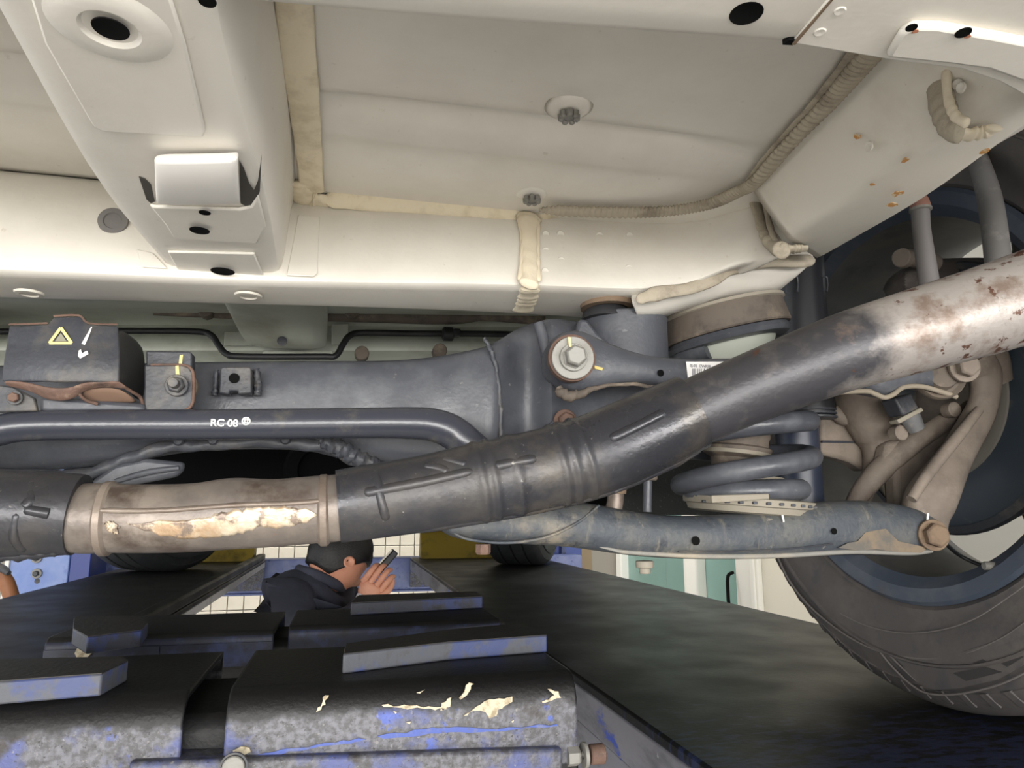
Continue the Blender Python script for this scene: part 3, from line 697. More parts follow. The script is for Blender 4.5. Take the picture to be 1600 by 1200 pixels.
for q in ((410, 520, 548, 553), (350, 395, 518, 540), (518, 545, 506, 538)):
    pprism('patch_plate', [(q[0], q[2]), (q[1], q[2]), (q[1], q[3]), (q[0], q[3])], .955, .004, PAINTG, cb_, bevel=.001)
for px, py in ((325, 490), (550, 492), (565, 556), (685, 552)):
    p = PY(px, py, .93); cyl('stud_head', p, (0, -1, 0), pw(11, p), .02, RUBBER, cb_, seg=12)
ptube('dusty_conduit', [(240, 488, 5, .93), (330, 490, 7, .93), (400, 494, 6, .93), (540, 494, 9, .93), (700, 496, 11, .93), (760, 494, 8, .93), (850, 500, 9, .93)], RUBBER, cb_, seg=10)
box('main_floor', (-.75, 1.03, zfw - .01), (.75, 2.3, zfw + .02), PAINTG, cb_, bevel=.01)
box('front_floor', (-.42, 2.3, zfw - .01), (.42, 3.7, zfw + .02), PAINTG, cb_, bevel=.01)
box('upper_body', (-.85, -.4, .80), (.85, 4.0, .83), PAINTG, cb_, bevel=.01)
box('rear_valance', (-.8, -.36, .40), (.8, -.3, .8), PAINT, cb_, bevel=.01)
box('left_rail', (-.60, -.28, .40), (-.45, .95, .5), PAINT, cb_, bevel=.01)

# ================================================================== running gear
def bgrid(name, cols, m, par, y0, bulge=.016, back=.03, sub=1, dy=None, nrow=9):
    """a rounded pressed beam seen from the side: cols (px, top py, bottom py[, depth offset]); closed all round"""
    rows = []
    n = nrow
    prof = []
    for i in range(n):
        s = i / (n - 1)
        prof.append((s, -bulge * (1 - abs(2 * s - 1) ** 3.2)))
    ring = [[] for _ in range(n + 3)]
    for c in cols:
        d = c[3] if len(c) > 3 else 0
        for k, (s, by) in enumerate(prof):
            ring[k].append(PY(c[0], c[1] + (c[2] - c[1]) * s, y0 + d + bulge + by))
        a = PY(c[0], c[1], y0 + d + bulge); b = PY(c[0], c[2], y0 + d + bulge)
        ring[n].append(b + V((0, back, .002))); ring[n + 1].append(a.lerp(b, .5) + V((0, back + .004, 0))); ring[n + 2].append(a + V((0, back, -.002)))
    ring.append(ring[0])
    nr, nc = len(ring) - 1, len(cols)
    vs = [p for r in ring[:-1] for p in r]
    fs = []
    for i in range(nr):
        i2 = (i + 1) % nr
        for j in range(nc - 1): fs.append((i * nc + j, i * nc + j + 1, i2 * nc + j + 1, i2 * nc + j))
    fs.append(tuple(i * nc for i in range(nr))); fs.append(tuple(i * nc + nc - 1 for i in range(nr))[::-1])
    return mk(name, vs, fs, m, par, sub=sub, auto=75)
def washer_bolt(px, py, y, rw, rh, par, mw, mh, name='bolt', th=.004, hh=.012, rot=10):
    c = PY(px, py, y); d = (CAMP - c).normalized(); d = V((d.x * .35, -1, d.z * .3)).normalized()
    w = cyl('washer' if name == 'bolt' else name, c, d, pw(rw, c), th, mw, par, seg=36)
    hexhead('bolt_head', c + d * th, d, pw(rh, c), hh, mh, w, rot=rot)
    return w, c + d * th, d

# ---- rear subframe
sf = thing('rear_subframe', 'dark blue grey steel subframe beam spanning behind the exhaust', 'subframe', PY(450, 640, .58))
cols = [(-600, 584, 742, .012), (-90, 566, 742, .012), (60, 563, 742, .012), (240, 561, 716, .01), (290, 560, 704, .009), (400, 559, 702, .008), (500, 558, 704, .007), (550, 558, 728, .006), (610, 557, 735, .004), (660, 554, 735, .003), (705, 547, 735, .0),
        (745, 539, 735, -.004), (768, 532, 735, -.011), (786, 522, 735, -.004), (806, 508, 735, .012), (826, 499, 735, .015), (846, 493, 735, .004), (862, 490, 735, -.010), (878, 490, 730, .0), (910, 496, 715, .008), (960, 500, 700, .012), (1044, 505, 660, .014)]
bgrid('beam', cols, STEEL, sf, .555, bulge=.014, back=.035)
# rough lower flange with weld seam
def lump(s, a): return 1 + .18 * math.sin(s * 41 + a) + .12 * math.sin(s * 97 + 2 * a)
ptube('weld_seam', [(-560, 742, 9, .556), (-60, 742, 9, .556), (60, 742, 9, .556), (150, 738, 10, .555), (200, 716, 10, .553), (260, 700, 10, .552), (330, 694, 9, .552), (430, 692, 9, .552), (500, 696, 10, .552), (545, 712, 11, .552), (590, 728, 9, .552), (680, 738, 8, .552)], STEELD, sf, n=14, seg=12, rf=lump)
ptube('weld_lump', [(500, 690, 8, .548), (530, 700, 13, .547), (560, 716, 12, .547), (592, 724, 7, .549)], STEELD, sf, n=10, rf=lump)
pprism('lower_gusset', [(140, 752), (178, 726), (226, 716), (288, 722), (284, 734), (276, 744), (214, 756), (150, 772)], .55, .01, STEEL, sf, bevel=.003)
ptube('gusset_lip', [(180, 752, 4, .548), (230, 738, 5, .547), (280, 731, 4, .547)], STEEL, sf, seg=10)
# crease and weld line on the swelling
ptube('weld_seam', [(756, 528, 3, .552), (766, 546, 4, .551), (776, 580, 4, .550), (782, 640, 4, .550), (782, 700, 4, .550)], STEELD, sf, n=12, rf=lump, seg=8)
ptube('pressed_ridge', [(842, 505, 8, .561), (856, 560, 10, .558), (862, 620, 11, .558), (866, 690, 11, .558)], STEEL, sf, seg=14)
for x, y in ((282, 690), (335, 689), (447, 688)):
    c = PY(x, y, .552); lathe('rivet', [(0, pw(8, c)), (.002, pw(6, c)), (.003, 0)], c + V((0, -.006, 0)), (0, -1, 0), STEELD, sf, seg=14)
# small bracket with a hole
bk = pprism('hole_bracket', [(344, 576), (348, 573), (390, 573), (393, 576), (393, 614), (372, 616), (371, 610), (359, 610), (358, 616), (342, 614)], .544, .012, STEELD, sf, bevel=.0016)
c = PY(366, 591, .5434); disc_hole('hole', c, (0, -1, 0), pw(8, c), sf)
ptube('weld_seam', [(338, 578, 4, .554), (337, 600, 4, .554), (335, 618, 5, .554)], STEELD, sf, rf=lump, seg=8)
ptube('weld_seam', [(400, 576, 5, .554), (403, 600, 6, .554), (402, 618, 6, .554)], STEELD, sf, rf=lump, seg=8)
# bush sleeve and rubber
c1 = PY(974, 556, .585); c0 = PY(974, 500, .585)
r_ = pw(69, c1)
lathe('bush_sleeve', [(-.012, r_), (0, r_ * 1.0), ((c0.z - c1.z) * .96, r_), (c0.z - c1.z, r_ * .96), (c0.z - c1.z, r_ * .5)], c1, (0, 0, 1), STEEL, sf, seg=40)
ca = PY(948, 497, .572); zt_ = PY(948, 478, .572).z
lathe('bush_rubber', [(-.002, pw(40, ca)), (.004, pw(37, ca)), (.008, pw(31, ca)), (.014, pw(33, ca))], ca, (0, 0, 1), RUBD, sf, seg=32)
ca = V((ca.x, ca.y - .004, zt_ - .004))
lathe('rust_ring', [(0, pw(36, ca)), (0, pw(43, ca)), (.004, pw(44, ca)), (.006, pw(40, ca)), (.006, pw(30, ca)), (0, pw(30, ca))], ca, (0, 0, 1), RUSTO, sf, closed=True, seg=40)
pprism('bush_web', [(905, 498), (918, 498), (935, 520), (985, 560), (940, 560), (900, 520)], .553, .012, STEEL, sf, bevel=.003)
# lower rusty bolt
ptube('bolt_boss', [(846, 700, 6, .552), (856, 675, 7, .551), (876, 652, 7, .551)], STEEL, sf, seg=10)
w, c, d = washer_bolt(882, 658, .548, 18, 13, sf, RUST, RUST, th=.004, hh=.008)
pprism('paint_mark', [(896, 655), (905, 652), (906, 656), (897, 660)], .5455, .0005, mat('green_yellow_mark', (172, 196, 96), rough=.7), sf, bevel=0)

# ---- brake pipe behind
bp = thing('brake_pipe', 'thin black brake pipe bent along the pale panel behind the subframe', 'pipe', PY(450, 550, .9))
ptube('pipe', [(-120, 520, 5, .93), (0, 518, 5, .93), (200, 517, 5, .93), (305, 518, 5, .93), (330, 524, 5, .925), (342, 540, 5, .92), (354, 553, 5, .915), (380, 557, 5, .91), (500, 557, 5, .91), (524, 556, 5, .91), (536, 538, 5, .915), (546, 525, 5, .92), (566, 520, 5, .925), (640, 521, 5, .93), (780, 522, 5, .93), (900, 526, 5, .93)], PLAST, bp, n=8, seg=12)
c = PY(700, 522, .925); lathe('clip', [(-.008, pw(7, c)), (-.006, pw(11, c)), (.006, pw(11, c)), (.008, pw(7, c))], c, (1, 0, 0), PLAST, bp, seg=16)
box('clip_tab', (c.x + .006, c.y - .012, c.z - .004), (c.x + .016, c.y + .004, c.z + .006), PLAST, bp)
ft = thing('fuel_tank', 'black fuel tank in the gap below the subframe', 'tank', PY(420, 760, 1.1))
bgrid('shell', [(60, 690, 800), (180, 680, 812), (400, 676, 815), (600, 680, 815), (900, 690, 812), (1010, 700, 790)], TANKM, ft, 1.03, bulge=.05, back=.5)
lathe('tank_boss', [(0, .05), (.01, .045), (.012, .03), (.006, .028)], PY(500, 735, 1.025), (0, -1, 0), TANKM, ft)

# ---- vibration damper on the left
vd = thing('vibration_damper', 'black steel damper box with yellow triangle and rusty lower lip', 'damper', PY(100, 600, .5))
yv = .497
front = [[(14, 508), (75, 506), (84, 495), (124, 494), (138, 506), (184, 508)],
         [(10, 535), (75, 534), (84, 533), (124, 533), (138, 534), (186, 536)],
         [(8, 545), (75, 543), (84, 543), (124, 543), (138, 543), (187, 545)],
         [(5, 562), (75, 559), (84, 559), (124, 559), (138, 559), (187, 562)],
         [(2, 596), (75, 596), (84, 597), (124, 597), (138, 596), (186, 598)]]
yo = [.004, 0.0, -.001, -.005, -.005]
yc = [.004, 0, 0, 0, 0, .002]
grid('housing', [[PY(a, b, yv + yo[i] + yc[j]) for j, (a, b) in enumerate(r)] for i, r in enumerate(front)], STEELD, vd, sub=0, solid=.003, off=1, bevel=.0012)
side = [[(184, 508, yv + .006), (205, 520, yv + .028), (229, 540, yv + .055)], [(187, 545, yv), (208, 560, yv + .028), (231, 572, yv + .055)], [(187, 562, yv - .003), (208, 590, yv + .028), (231, 604, yv + .055)], [(186, 600, yv - .003), (206, 612, yv + .026), (226, 636, yv + .045)]]
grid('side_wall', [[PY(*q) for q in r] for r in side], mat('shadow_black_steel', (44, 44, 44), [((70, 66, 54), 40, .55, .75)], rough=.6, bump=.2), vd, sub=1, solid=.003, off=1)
top = [[(14, 508, yv + .004), (75, 506, yv + .004), (138, 506, yv + .004), (184, 508, yv + .006)], [(30, 520, yv + .06), (85, 518, yv + .06), (160, 518, yv + .06), (229, 540, yv + .055)]]
# rusty lower lip with two mouths
lip = [[(2, 596), (40, 599), (62, 604), (90, 608), (116, 606), (128, 600), (160, 598), (186, 598)],
       [(4, 602), (40, 604), (62, 616), (92, 622), (118, 618), (128, 605), (160, 602), (192, 602)],
       [(8, 604), (50, 613), (70, 626), (96, 630), (124, 622), (128, 612), (164, 604), (206, 612)]]
grid('rusty_lip', [[PY(a, b, yv - .004 + .003 * i) for a, b in r] for i, r in enumerate(lip)], RUST, vd, sub=2, solid=.0025, off=1)
grid('inner_tray', [[PY(*q) for q in r] for r in [[(122, 606, yv + .004), (160, 602, yv + .004), (190, 604, yv + .006)], [(128, 622, yv + .012), (170, 616, yv + .012), (212, 622, yv + .014)], [(150, 630, yv + .018), (185, 628, yv + .018), (218, 628, yv + .02)]]], mat('brown_tray_rust', (122, 97, 80), [((96, 72, 60), 30, .5, .7)], rough=.75), vd, sub=1, solid=.002)
ptube('tray_edge', [(122, 606, 2.6, yv), (124, 616, 2.6, yv + .002), (136, 626, 2.6, yv + .006), (152, 631, 3, yv + .01)], RUST, vd, seg=8)
ptube('tray_edge', [(186, 600, 2.5, yv), (206, 612, 2.5, yv + .01), (220, 622, 2.8, yv + .018), (225, 640, 3, yv + .022)], RUST, vd, seg=8)
pprism('lower_block', [(60, 618), (226, 630), (226, 645), (60, 645)], yv + .012, .03, STEEL, vd, bevel=.003)
pprism('flange_plate', [(225, 570), (284, 570), (296, 574), (302, 584), (303, 622), (298, 636), (288, 642), (225, 642)], yv + .016, .004, STEELD, vd, bevel=.0012)
ptube('flange_edge', [(236, 570, 2, yv + .0165), (284, 570, 2, yv + .0165), (297, 575, 2.4, yv + .0165), (302, 586, 2.6, yv + .0165), (302, 622, 2.8, yv + .0165), (297, 636, 2.6, yv + .0165), (286, 642, 2.4, yv + .0165)], RUST, vd, seg=8)
pprism('back_plate', [(228, 548), (296, 549), (300, 552), (300, 640), (228, 640)], yv + .03, .012, STEELD, vd, bevel=.0015)
c = PY(282, 606, yv + .026); cyl('bush', c, (0, -1, 0), pw(27, c), .006, ZINC if False else RUBBER, vd)
w, c, d = washer_bolt(277, 603, yv + .015, 17, 13, vd, STEELD, STEELD, th=.004, hh=.006, rot=20)
cyl('stud', c + d * .006, d, pw(7.5, c), .010, STEELD, vd, seg=16)
pprism('yellow_mark', [(281, 555), (286, 554), (284, 569), (279, 570)], yv + .0292, .0006, YEL, vd, bevel=0)
pprism('yellow_mark', [(274, 572), (279, 571), (281, 591), (275, 592)], yv + .0152, .0006, YEL, vd, bevel=0)
pprism('left_flange', [(-60, 598), (-10, 600), (20, 604), (54, 622), (58, 642), (-60, 646)], yv + .006, .004, STEELD, vd, bevel=.001)
w, c, d = washer_bolt(24, 622, yv + .005, 11, 8, vd, STEELD, RUST, th=.002, hh=.004)
ptube('rusty_edge', [(14, 507, 1.6, yv + .002), (75, 505, 1.6, yv + .002)], RUST, vd, n=2, seg=6)
ptube('rusty_edge', [(84, 494, 1.8, yv + .002), (124, 493, 1.8, yv + .002), (138, 505, 1.8, yv + .002), (184, 507, 1.6, yv + .004)], RUST, vd, n=3, seg=6)
# yellow warning triangle outline
tri = [(95, 512), (112, 536), (77, 536)]
for i in range(3):
    a, b = tri[i], tri[(i + 1) % 3]
    ptube('warning_triangle', [(a[0], a[1], 2.2, yv - .0005), (b[0], b[1], 2.2, yv - .0005)], YEL, vd, n=1, seg=8, sq=.3, sqdir=(0, 1, 0))
pprism('triangle_fill', [(95, 520), (104, 533), (86, 533)], yv - .0002, .0005, mat('grey_fill', (128, 126, 108), rough=.7), vd, bevel=0)
ptube('white_mark', [(143, 511, .8, yv), (139, 520, 1.5, yv - .0005), (135, 528, 2.2, yv - .0008), (130, 538, 2.6, yv - .001)], WHT, vd, seg=8, sq=.3, sqdir=(0, 1, 0))
pprism('white_mark', [(123, 548), (126, 546), (128, 552), (136, 548), (138, 553), (129, 558), (125, 560), (122, 556)], yv - .0052, .0005, WHT, vd, bevel=0)

# ---- stabiliser bar
ya = .51
sb = thing('stabilizer_bar', 'glossy black stabilizer bar printed RC 08 across the subframe front', 'stabilizer bar', PY(360, 663, ya))
ptube('bar', [(-260, 800, 25, ya + .02), (-110, 716, 25, ya), (-40, 684, 25, ya), (0, 672, 24.5, ya), (40, 666, 24, ya), (120, 664, 24, ya), (360, 663, 24, ya), (560, 661, 24, ya), (636, 661, 25, ya), (676, 664, 26, ya), (708, 676, 27, ya), (742, 704, 27, ya), (790, 746, 27, ya + .01), (815, 770, 27, ya + .02)], BARM, sb, n=10, seg=28)
c = PY(333, 667, ya); rr = pw(24, c)
text('printed_code', 'RC 08', (c.x, c.y - rr - .0007, c.z - pw(1.5, c)), pw(15.5, c), (math.radians(90), 0, 0), WHT, sb)
c = PY(388, 661, ya); q = c + V((0, -rr - .0004, 0))
lathe('printed_ring', [(0, pw(6.4, c)), (.0004, pw(6.4, c)), (.0004, pw(4.4, c)), (0, pw(4.4, c))], q, (0, -1, 0), WHT, sb, closed=True, seg=24)
for a in (45, 135):
    u = V((math.cos(math.radians(a)), 0, math.sin(math.radians(a)))) * pw(5, c); v = V((-u.z, 0, u.x)) * .28
    prism('printed_cross', [q + u + v, q - u + v, q - u - v, q + u - v], (0, -.0004, 0), WHT, sb, bevel=0, smooth=False)

# ---- upper control arm
yu = .508
ua = thing('upper_control_arm', 'blue grey upper link arm with big zinc eccentric bolt above exhaust', 'control arm', PY(1000, 570, yu))
cols = [(858, 540, 580), (866, 522, 596), (890, 510, 612), (915, 512, 616), (935, 524, 610), (960, 535, 603), (985, 545, 600), (1010, 552, 600), (1040, 556, 606), (1080, 558, 612), (1140, 556, 620), (1200, 556, 632), (1260, 556, 626), (1300, 556, 614), (1350, 556, 612), (1380, 556, 620), (1392, 556, 622), (1420, 556, 606), (1450, 556, 606), (1480, 556, 616), (1500, 566, 610)]
bgrid('arm', cols, STEEL, ua, yu, bulge=.008, back=.028)
ptube('lower_lip', [(872, 606, 6, yu + .006), (880, 616, 9, yu + .004), (900, 618, 8, yu + .002), (920, 610, 5, yu + .002), (945, 603, 3, yu + .002), (985, 600, 3, yu + .002), (1015, 604, 3, yu + .003), (1040, 610, 3, yu + .004)], RUBBER, ua, n=10, seg=10, rf=lump)
c = PY(891, 562, yu - .002)
lathe('rust_collar', [(0, pw(37, c)), (.007, pw(37, c)), (.008, pw(33, c)), (0, pw(30, c))], c, (-.1, -1, 0), RUST, ua, seg=36)
w, c, d = washer_bolt(894, 560, yu - .011, 33.5, 19, ua, ZINC, ZINC, th=.0035, hh=.004)
cyl('bolt_flange', c, d, pw(22, c), .003, ZINC, ua); hexhead('bolt_head', c + d * .006, d, pw(17, c), .008, ZINC, ua, rot=12)
q = c + d * .0036 + V((-.004, 0, .009))
prism('yellow_mark', [PY(887, 527, c.y - .004), (PY(891, 527, c.y - .004)), PY(893, 542, c.y - .004), PY(889, 542, c.y - .004)], (0, -.0006, 0), mat('pale_yellow_mark', (226, 208, 150), rough=.7), ua, bevel=0)
pprism('yellow_mark', [(929, 571), (942, 575), (941, 579), (929, 576)], yu - .0012, .0006, mat('ochre_mark', (206, 184, 112), rough=.7), ua, bevel=0)
c = PY(1032, 583, yu - .001); disc_hole('hole', c, (0, -1, 0), pw(5.5, c), ua)
pprism('paper_label', [(1072, 565), (1130, 565), (1130, 600), (1076, 600)], yu - .0008, .0004, PAPER, ua, bevel=0)
for k, x in enumerate((1082, 1085, 1089, 1092, 1095, 1100, 1104, 1107, 1112)):
    pprism('label_bar', [(x, 576), (x + 1.5, 576), (x + 1.5, 592), (x, 592)], yu - .0012, .0002, INK, ua, bevel=0, smooth=False)
c = PY(1078, 573, yu - .0013); text('label_print', '0J-02  CWR5B', (c.x, c.y, c.z), pw(6, c), (math.radians(90), 0, 0), INK, ua, ext=.00005)
c = PY(1476, 582, yu + .0)
lathe('bush', [(-.004, pw(40, c)), (.002, pw(42, c)), (.006, pw(40, c)), (.003, pw(33, c)), (.004, pw(28, c)), (.010, pw(24, c)), (.012, pw(12, c)), (.012, 0)], c + V((0, .008, 0)), (-.25, -1, 0), RUBBER, ua, seg=32)
w, c, d = washer_bolt(1504, 574, yu - .008, 24, 17, ua, TANC, TANC, hh=.008)
ptube('lower_flange', [(1230, 634, 4, yu + .004), (1290, 616, 4, yu + .004), (1350, 611, 4, yu + .003), (1368, 616, 4, yu + .002), (1382, 621, 4, yu + .002), (1396, 616, 4, yu + .002), (1412, 605, 4, yu + .003), (1440, 604, 4, yu + .003), (1470, 612, 4, yu + .003), (1494, 620, 4, yu + .004)], mat('dusty_lip_paint', (138, 128, 112), rough=.8), ua, n=6, seg=10)

# ---- lower control arm
yl = .552
la = thing('lower_control_arm', 'dirty blue grey spring link arm with rusty bolt at the wheel end', 'control arm', PY(1100, 830, yl))
cols = [(x_, a_ - 2, b_ + 3) for x_, a_, b_ in [(696, 822, 830), (706, 812, 838), (730, 800, 843), (770, 792, 847), (820, 786, 850), (870, 784, 852), (905, 784, 856), (935, 787, 860), (985, 798, 868), (1040, 806, 872), (1100, 806, 874), (1160, 802, 874), (1220, 794, 873), (1275, 784, 870), (1330, 780, 867), (1385, 783, 868), (1420, 788, 870), (1446, 797, 866), (1466, 808, 858), (1478, 822, 846)]]
bgrid('arm', cols, ARMB, la, yl, bulge=.013, back=.05)
ptube('lower_flange', [(930, 853, .5, yl + .008), (955, 858, 2.5, yl + .006), (985, 863, 3.5, yl + .006), (1100, 869, 4, yl + .006), (1220, 868, 4, yl + .006), (1330, 862, 4, yl + .006), (1420, 864, 4, yl + .006), (1455, 860, 4, yl + .008)], mat('dusty_flange', (128, 126, 120), [((160, 148, 128), 20, .5, .75)], rough=.7), la, n=8, seg=8)
ptube('crease_line', [(1060, 862, 1.6, yl + .001), (1140, 862, 1.6, yl + .001), (1230, 858, 1.6, yl + .001), (1300, 850, 1.6, yl + .001)], STEELD, la, seg=6)
ptube('eye_ring', [(700, 826, 2, yl + .004), (730, 842, 2.5, yl + .002), (790, 848, 2.5, yl + .001), (850, 840, 2.5, yl), (900, 818, 2.5, yl), (936, 790, 2, yl + .004)], ARMB, la, n=10, seg=10)
for px, py, r in ((1087, 845, 7), (1303, 830, 5)):
    c = PY(px, py, yl - .0012); disc_hole('hole', c, (0, -1, 0), pw(r, c), la)
pprism('rust_stain', [(1310, 856), (1326, 848), (1340, 846), (1352, 832), (1366, 829), (1384, 826), (1394, 836), (1404, 846), (1424, 850), (1450, 856), (1440, 864), (1400, 862), (1370, 858), (1340, 860)], yl - .0003, .0005, mat('brown_dust_stain', (118, 104, 86), [((92, 88, 82), 40, .45, .62)], rough=.8), la, bevel=0)
w, c, d = washer_bolt(1456, 836, yl - .002, 24, 19, la, RUSTO, RUSTO, hh=.008)
pprism('white_mark', [(1449, 802), (1452, 802), (1451, 814), (1448, 814)], yl - .001, .0006, WHT, la, bevel=0)
pprism('white_mark', [(1221, 803), (1224, 804), (1226, 816), (1224, 816)], yl - .0006, .0006, WHT, la, bevel=0)
c = PY(1007, 876, yl + .03); cyl('bump_nut', c + V((0, 0, 0)), (0, 0, -1), pw(14, c), .006, BEIGE, la, seg=16); cyl('bump_stud', c + V((0, 0, -.006)), (0, 0, -1), pw(9, c), .005, BEIGE, la, seg=12)
c = PY(755, 850, yl - .002); hexhead('rust_nut', c, (0, 0, -1), pw(12, c), .008, RUST, la)

# ---- coil spring
ys_ = .605
cs = thing('coil_spring', 'dark coil spring on beige pad between arms beside the shock absorber', 'spring', PY(1168, 790, ys_))
pb = PY(1168, 786, ys_)
rp2 = pw(98, pb)
lathe('lower_pad', [(-.010, rp2 * .80), (-.008, rp2 * .92), (-.003, rp2 * .95), (-.002, rp2), (.004, rp2 * 1.01), (.005, rp2 * .95), (.006, rp2 * .6)], pb, (.06, -.05, 1), BEIGE, cs, seg=48)
for k in range(14):
    a = math.radians(200 + k * 11)
    q = pb + V((math.cos(a) * rp2 * 1.0, math.sin(a) * rp2 * 1.0, -.0022 - .06 * math.cos(a) * rp2))
    box('pad_notch', (q.x - .002, q.y - .002, q.z - .0012), (q.x + .002, q.y + .002, q.z + .0012), STEELD, cs, bevel=.0005)
CK = [(-2.6, 560, 96), (-2.0, 590, 98), (-1.5, 628, 100), (-1.0, 655, 104), (-.5, 690, 106), (0, 707, 104), (.25, 732, 104), (.5, 756, 102), (1.0, 764, 84), (1.5, 772, 80), (1.95, 774, 80)]
def coilpt(t):
    for (a, z0, r0), (b, z1, r1) in zip(CK, CK[1:]):
        if a <= t <= b:
            q = (t - a) / (b - a); return z0 + (z1 - z0) * q, r0 + (r1 - r0) * q
pts = []
cx = pb.x
for i in range(0, 109):
    t = -2.6 + 4.55 * i / 108
    py, rpx = coilpt(t)
    zc = PY(1160, py, ys_).z; R_ = pw(rpx, pb)
    a = 2 * math.pi * t
    pts.append((cx - .002 + math.cos(a) * R_, ys_ - math.sin(a) * R_ * .9, zc, pw(16, pb)))
tube('coil', pts, STEEL, cs, n=2, seg=16)
pprism('sleeve_mark', [(1112, 774), (1202, 771), (1203, 780), (1113, 786)], ys_ - .0625, .003, BEIGE, cs, bevel=.001)
pprism('yellow_mark', [(1236, 763), (1240, 763), (1242, 770), (1238, 772)], ys_ - .048, .001, YEL, cs, bevel=0)
pm = PY(1152, 700, ys_)
lathe('bump_stop', [(-.022, pw(28, pm)), (-.018, pw(38, pm)), (-.010, pw(40, pm)), (-.007, pw(50, pm)), (.0, pw(52, pm)), (.002, pw(46, pm)), (.008, pw(46, pm)), (.012, pw(48, pm)), (.02, pw(46, pm)), (.06, pw(44, pm))], pm, (.1, -.06, 1), RUBBER, cs, seg=32)
lathe('bump_ring', [(-.008, pw(47, pm)), (-.007, pw(51, pm)), (-.002, pw(51, pm)), (-.001, pw(47, pm))], pm, (.12, -.06, 1), BEIGE, cs, seg=32)
lathe('spring_cone', [(-.006, pw(40, pb)), (.004, pw(52, pb)), (.012, pw(56, pb))], pb + V((0, 0, .012)), (.06, 0, 1), BEIGE, cs, seg=32)
pu = PY(1130, 505, .597)
ru_ = pw(96, pu)
tilt = V((-.22, -.02, 1))
lathe('upper_isolator', [(-.0125, ru_ * .93), (-.0125, ru_), (-.011, ru_ * 1.02), (.010, ru_ * .97), (.013, ru_ * .99), (.0145, ru_ * .95), (.0145, ru_ * .8)], pu, tilt, RUBBER, cs, seg=56)
lathe('isolator_lip', [(.010, ru_ * .96), (.0115, ru_ * 1.01), (.0145, ru_ * 1.0), (.0145, ru_ * .93)], pu, tilt, mat('dusty_lip', (150, 142, 128), rough=.8), cs, seg=56)
lathe('top_coil', [(-.0225, ru_ * .86), (-.021, ru_ * .95), (-.017, ru_ * .985), (-.013, ru_ * .95), (-.0125, ru_ * .86)], pu, tilt, STEEL, cs, seg=56)
lathe('spring_seat', [(-.05, ru_ * .5), (-.034, ru_ * .66), (-.022, ru_ * .75), (-.014, ru_ * .80)], pu, V((-.12, 0, 1)), PAINTG, cs, seg=40)

# ---- shock absorber
sh = thing('shock_absorber', 'black shock absorber tube standing beside the coil spring', 'shock absorber', PY(1262, 870, .66))
c0 = PY(1264, 650, .665); c1 = PY(1264, 412, .665); r0 = pw(39, c0)
z0 = c0.z; h = c1.z - z0
lathe('dust_cover', [(0, r0 * .9), (.002, r0), (h * .72, r0), (h * .74, r0 * 1.0), (h * .93, r0 * 1.03), (h, r0 * 1.03), (h + .06, r0 * 1.05)], c0, (0, 0, 1), mat('glossy_grey_black_plastic', (46, 47, 51), [((64, 62, 60), 30, .5, .75)], rough=.35), sh, seg=40)
for k, dz in enumerate((0, -.004, -.008)):
    lathe('cover_ring', [(dz, r0 * .95), (dz + .001, r0 * 1.06), (dz + .003, r0 * 1.06), (dz + .0035, r0 * .95)], c0 + V((0, 0, .003)), (0, 0, 1), STEELD, sh, seg=40)
c2 = PY(1258, 852, .665)
lathe('tube', [(0, r0 * .7), (0, r0 * .82), (c0.z - c2.z, r0 * .82)], c2, (0, 0, 1), mat('navy_damper_tube', (38, 44, 58), [((60, 64, 74), 20, .5, .75)], rough=.4), sh, seg=36)
for px in (1236, 1282):
    a = PY(px, 440, .665 - r0 * 1.02 if px == 1282 else .665 - r0)
    ptube('cover_clip', [(px - 8, 432, 1.4, .64), (px - 8, 458, 1.4, .64)], STEEL, sh, n=1, seg=6)
    ptube('cover_clip', [(px - 8, 433, 1.4, .64), (px + 10, 433, 1.4, .64), (px + 10, 456, 1.4, .64)], STEEL, sh, n=2, seg=6)
lk = thing('link_rod', 'grey link rod hanging just left of the coil spring', 'link rod', PY(1011, 800, .6))
ptube('rod', [(1012, 742, 7, .60), (1011, 800, 7, .60)], STEEL, lk, n=2, seg=14)
c = PY(1010, 744, .60); cyl('joint', c + V((0, 0, -.004)), (0, 0, 1), pw(17, c), .012, RUBBER, lk)
ptube('joint_arm', [(1012, 738, 12, .6), (1040, 720, 12, .61), (1075, 708, 10, .62)], STEELD, lk, seg=12)
bt_ = thing('bracket_tube', 'small shiny rusty tube end peeking out below the shield', 'tube', PY(962, 790, .6))
ptube('tube', [(962, 745, 12, .6), (962, 775, 13, .6), (958, 800, 13, .6)], PIPEB, bt_, seg=18)
lathe('collar', [(0, pw(16, PY(962, 770, .6))), (.004, pw(17, PY(962, 770, .6))), (.006, pw(15, PY(962, 770, .6)))], PY(962, 772, .6), (0, 0, 1), RUSTO, bt_)

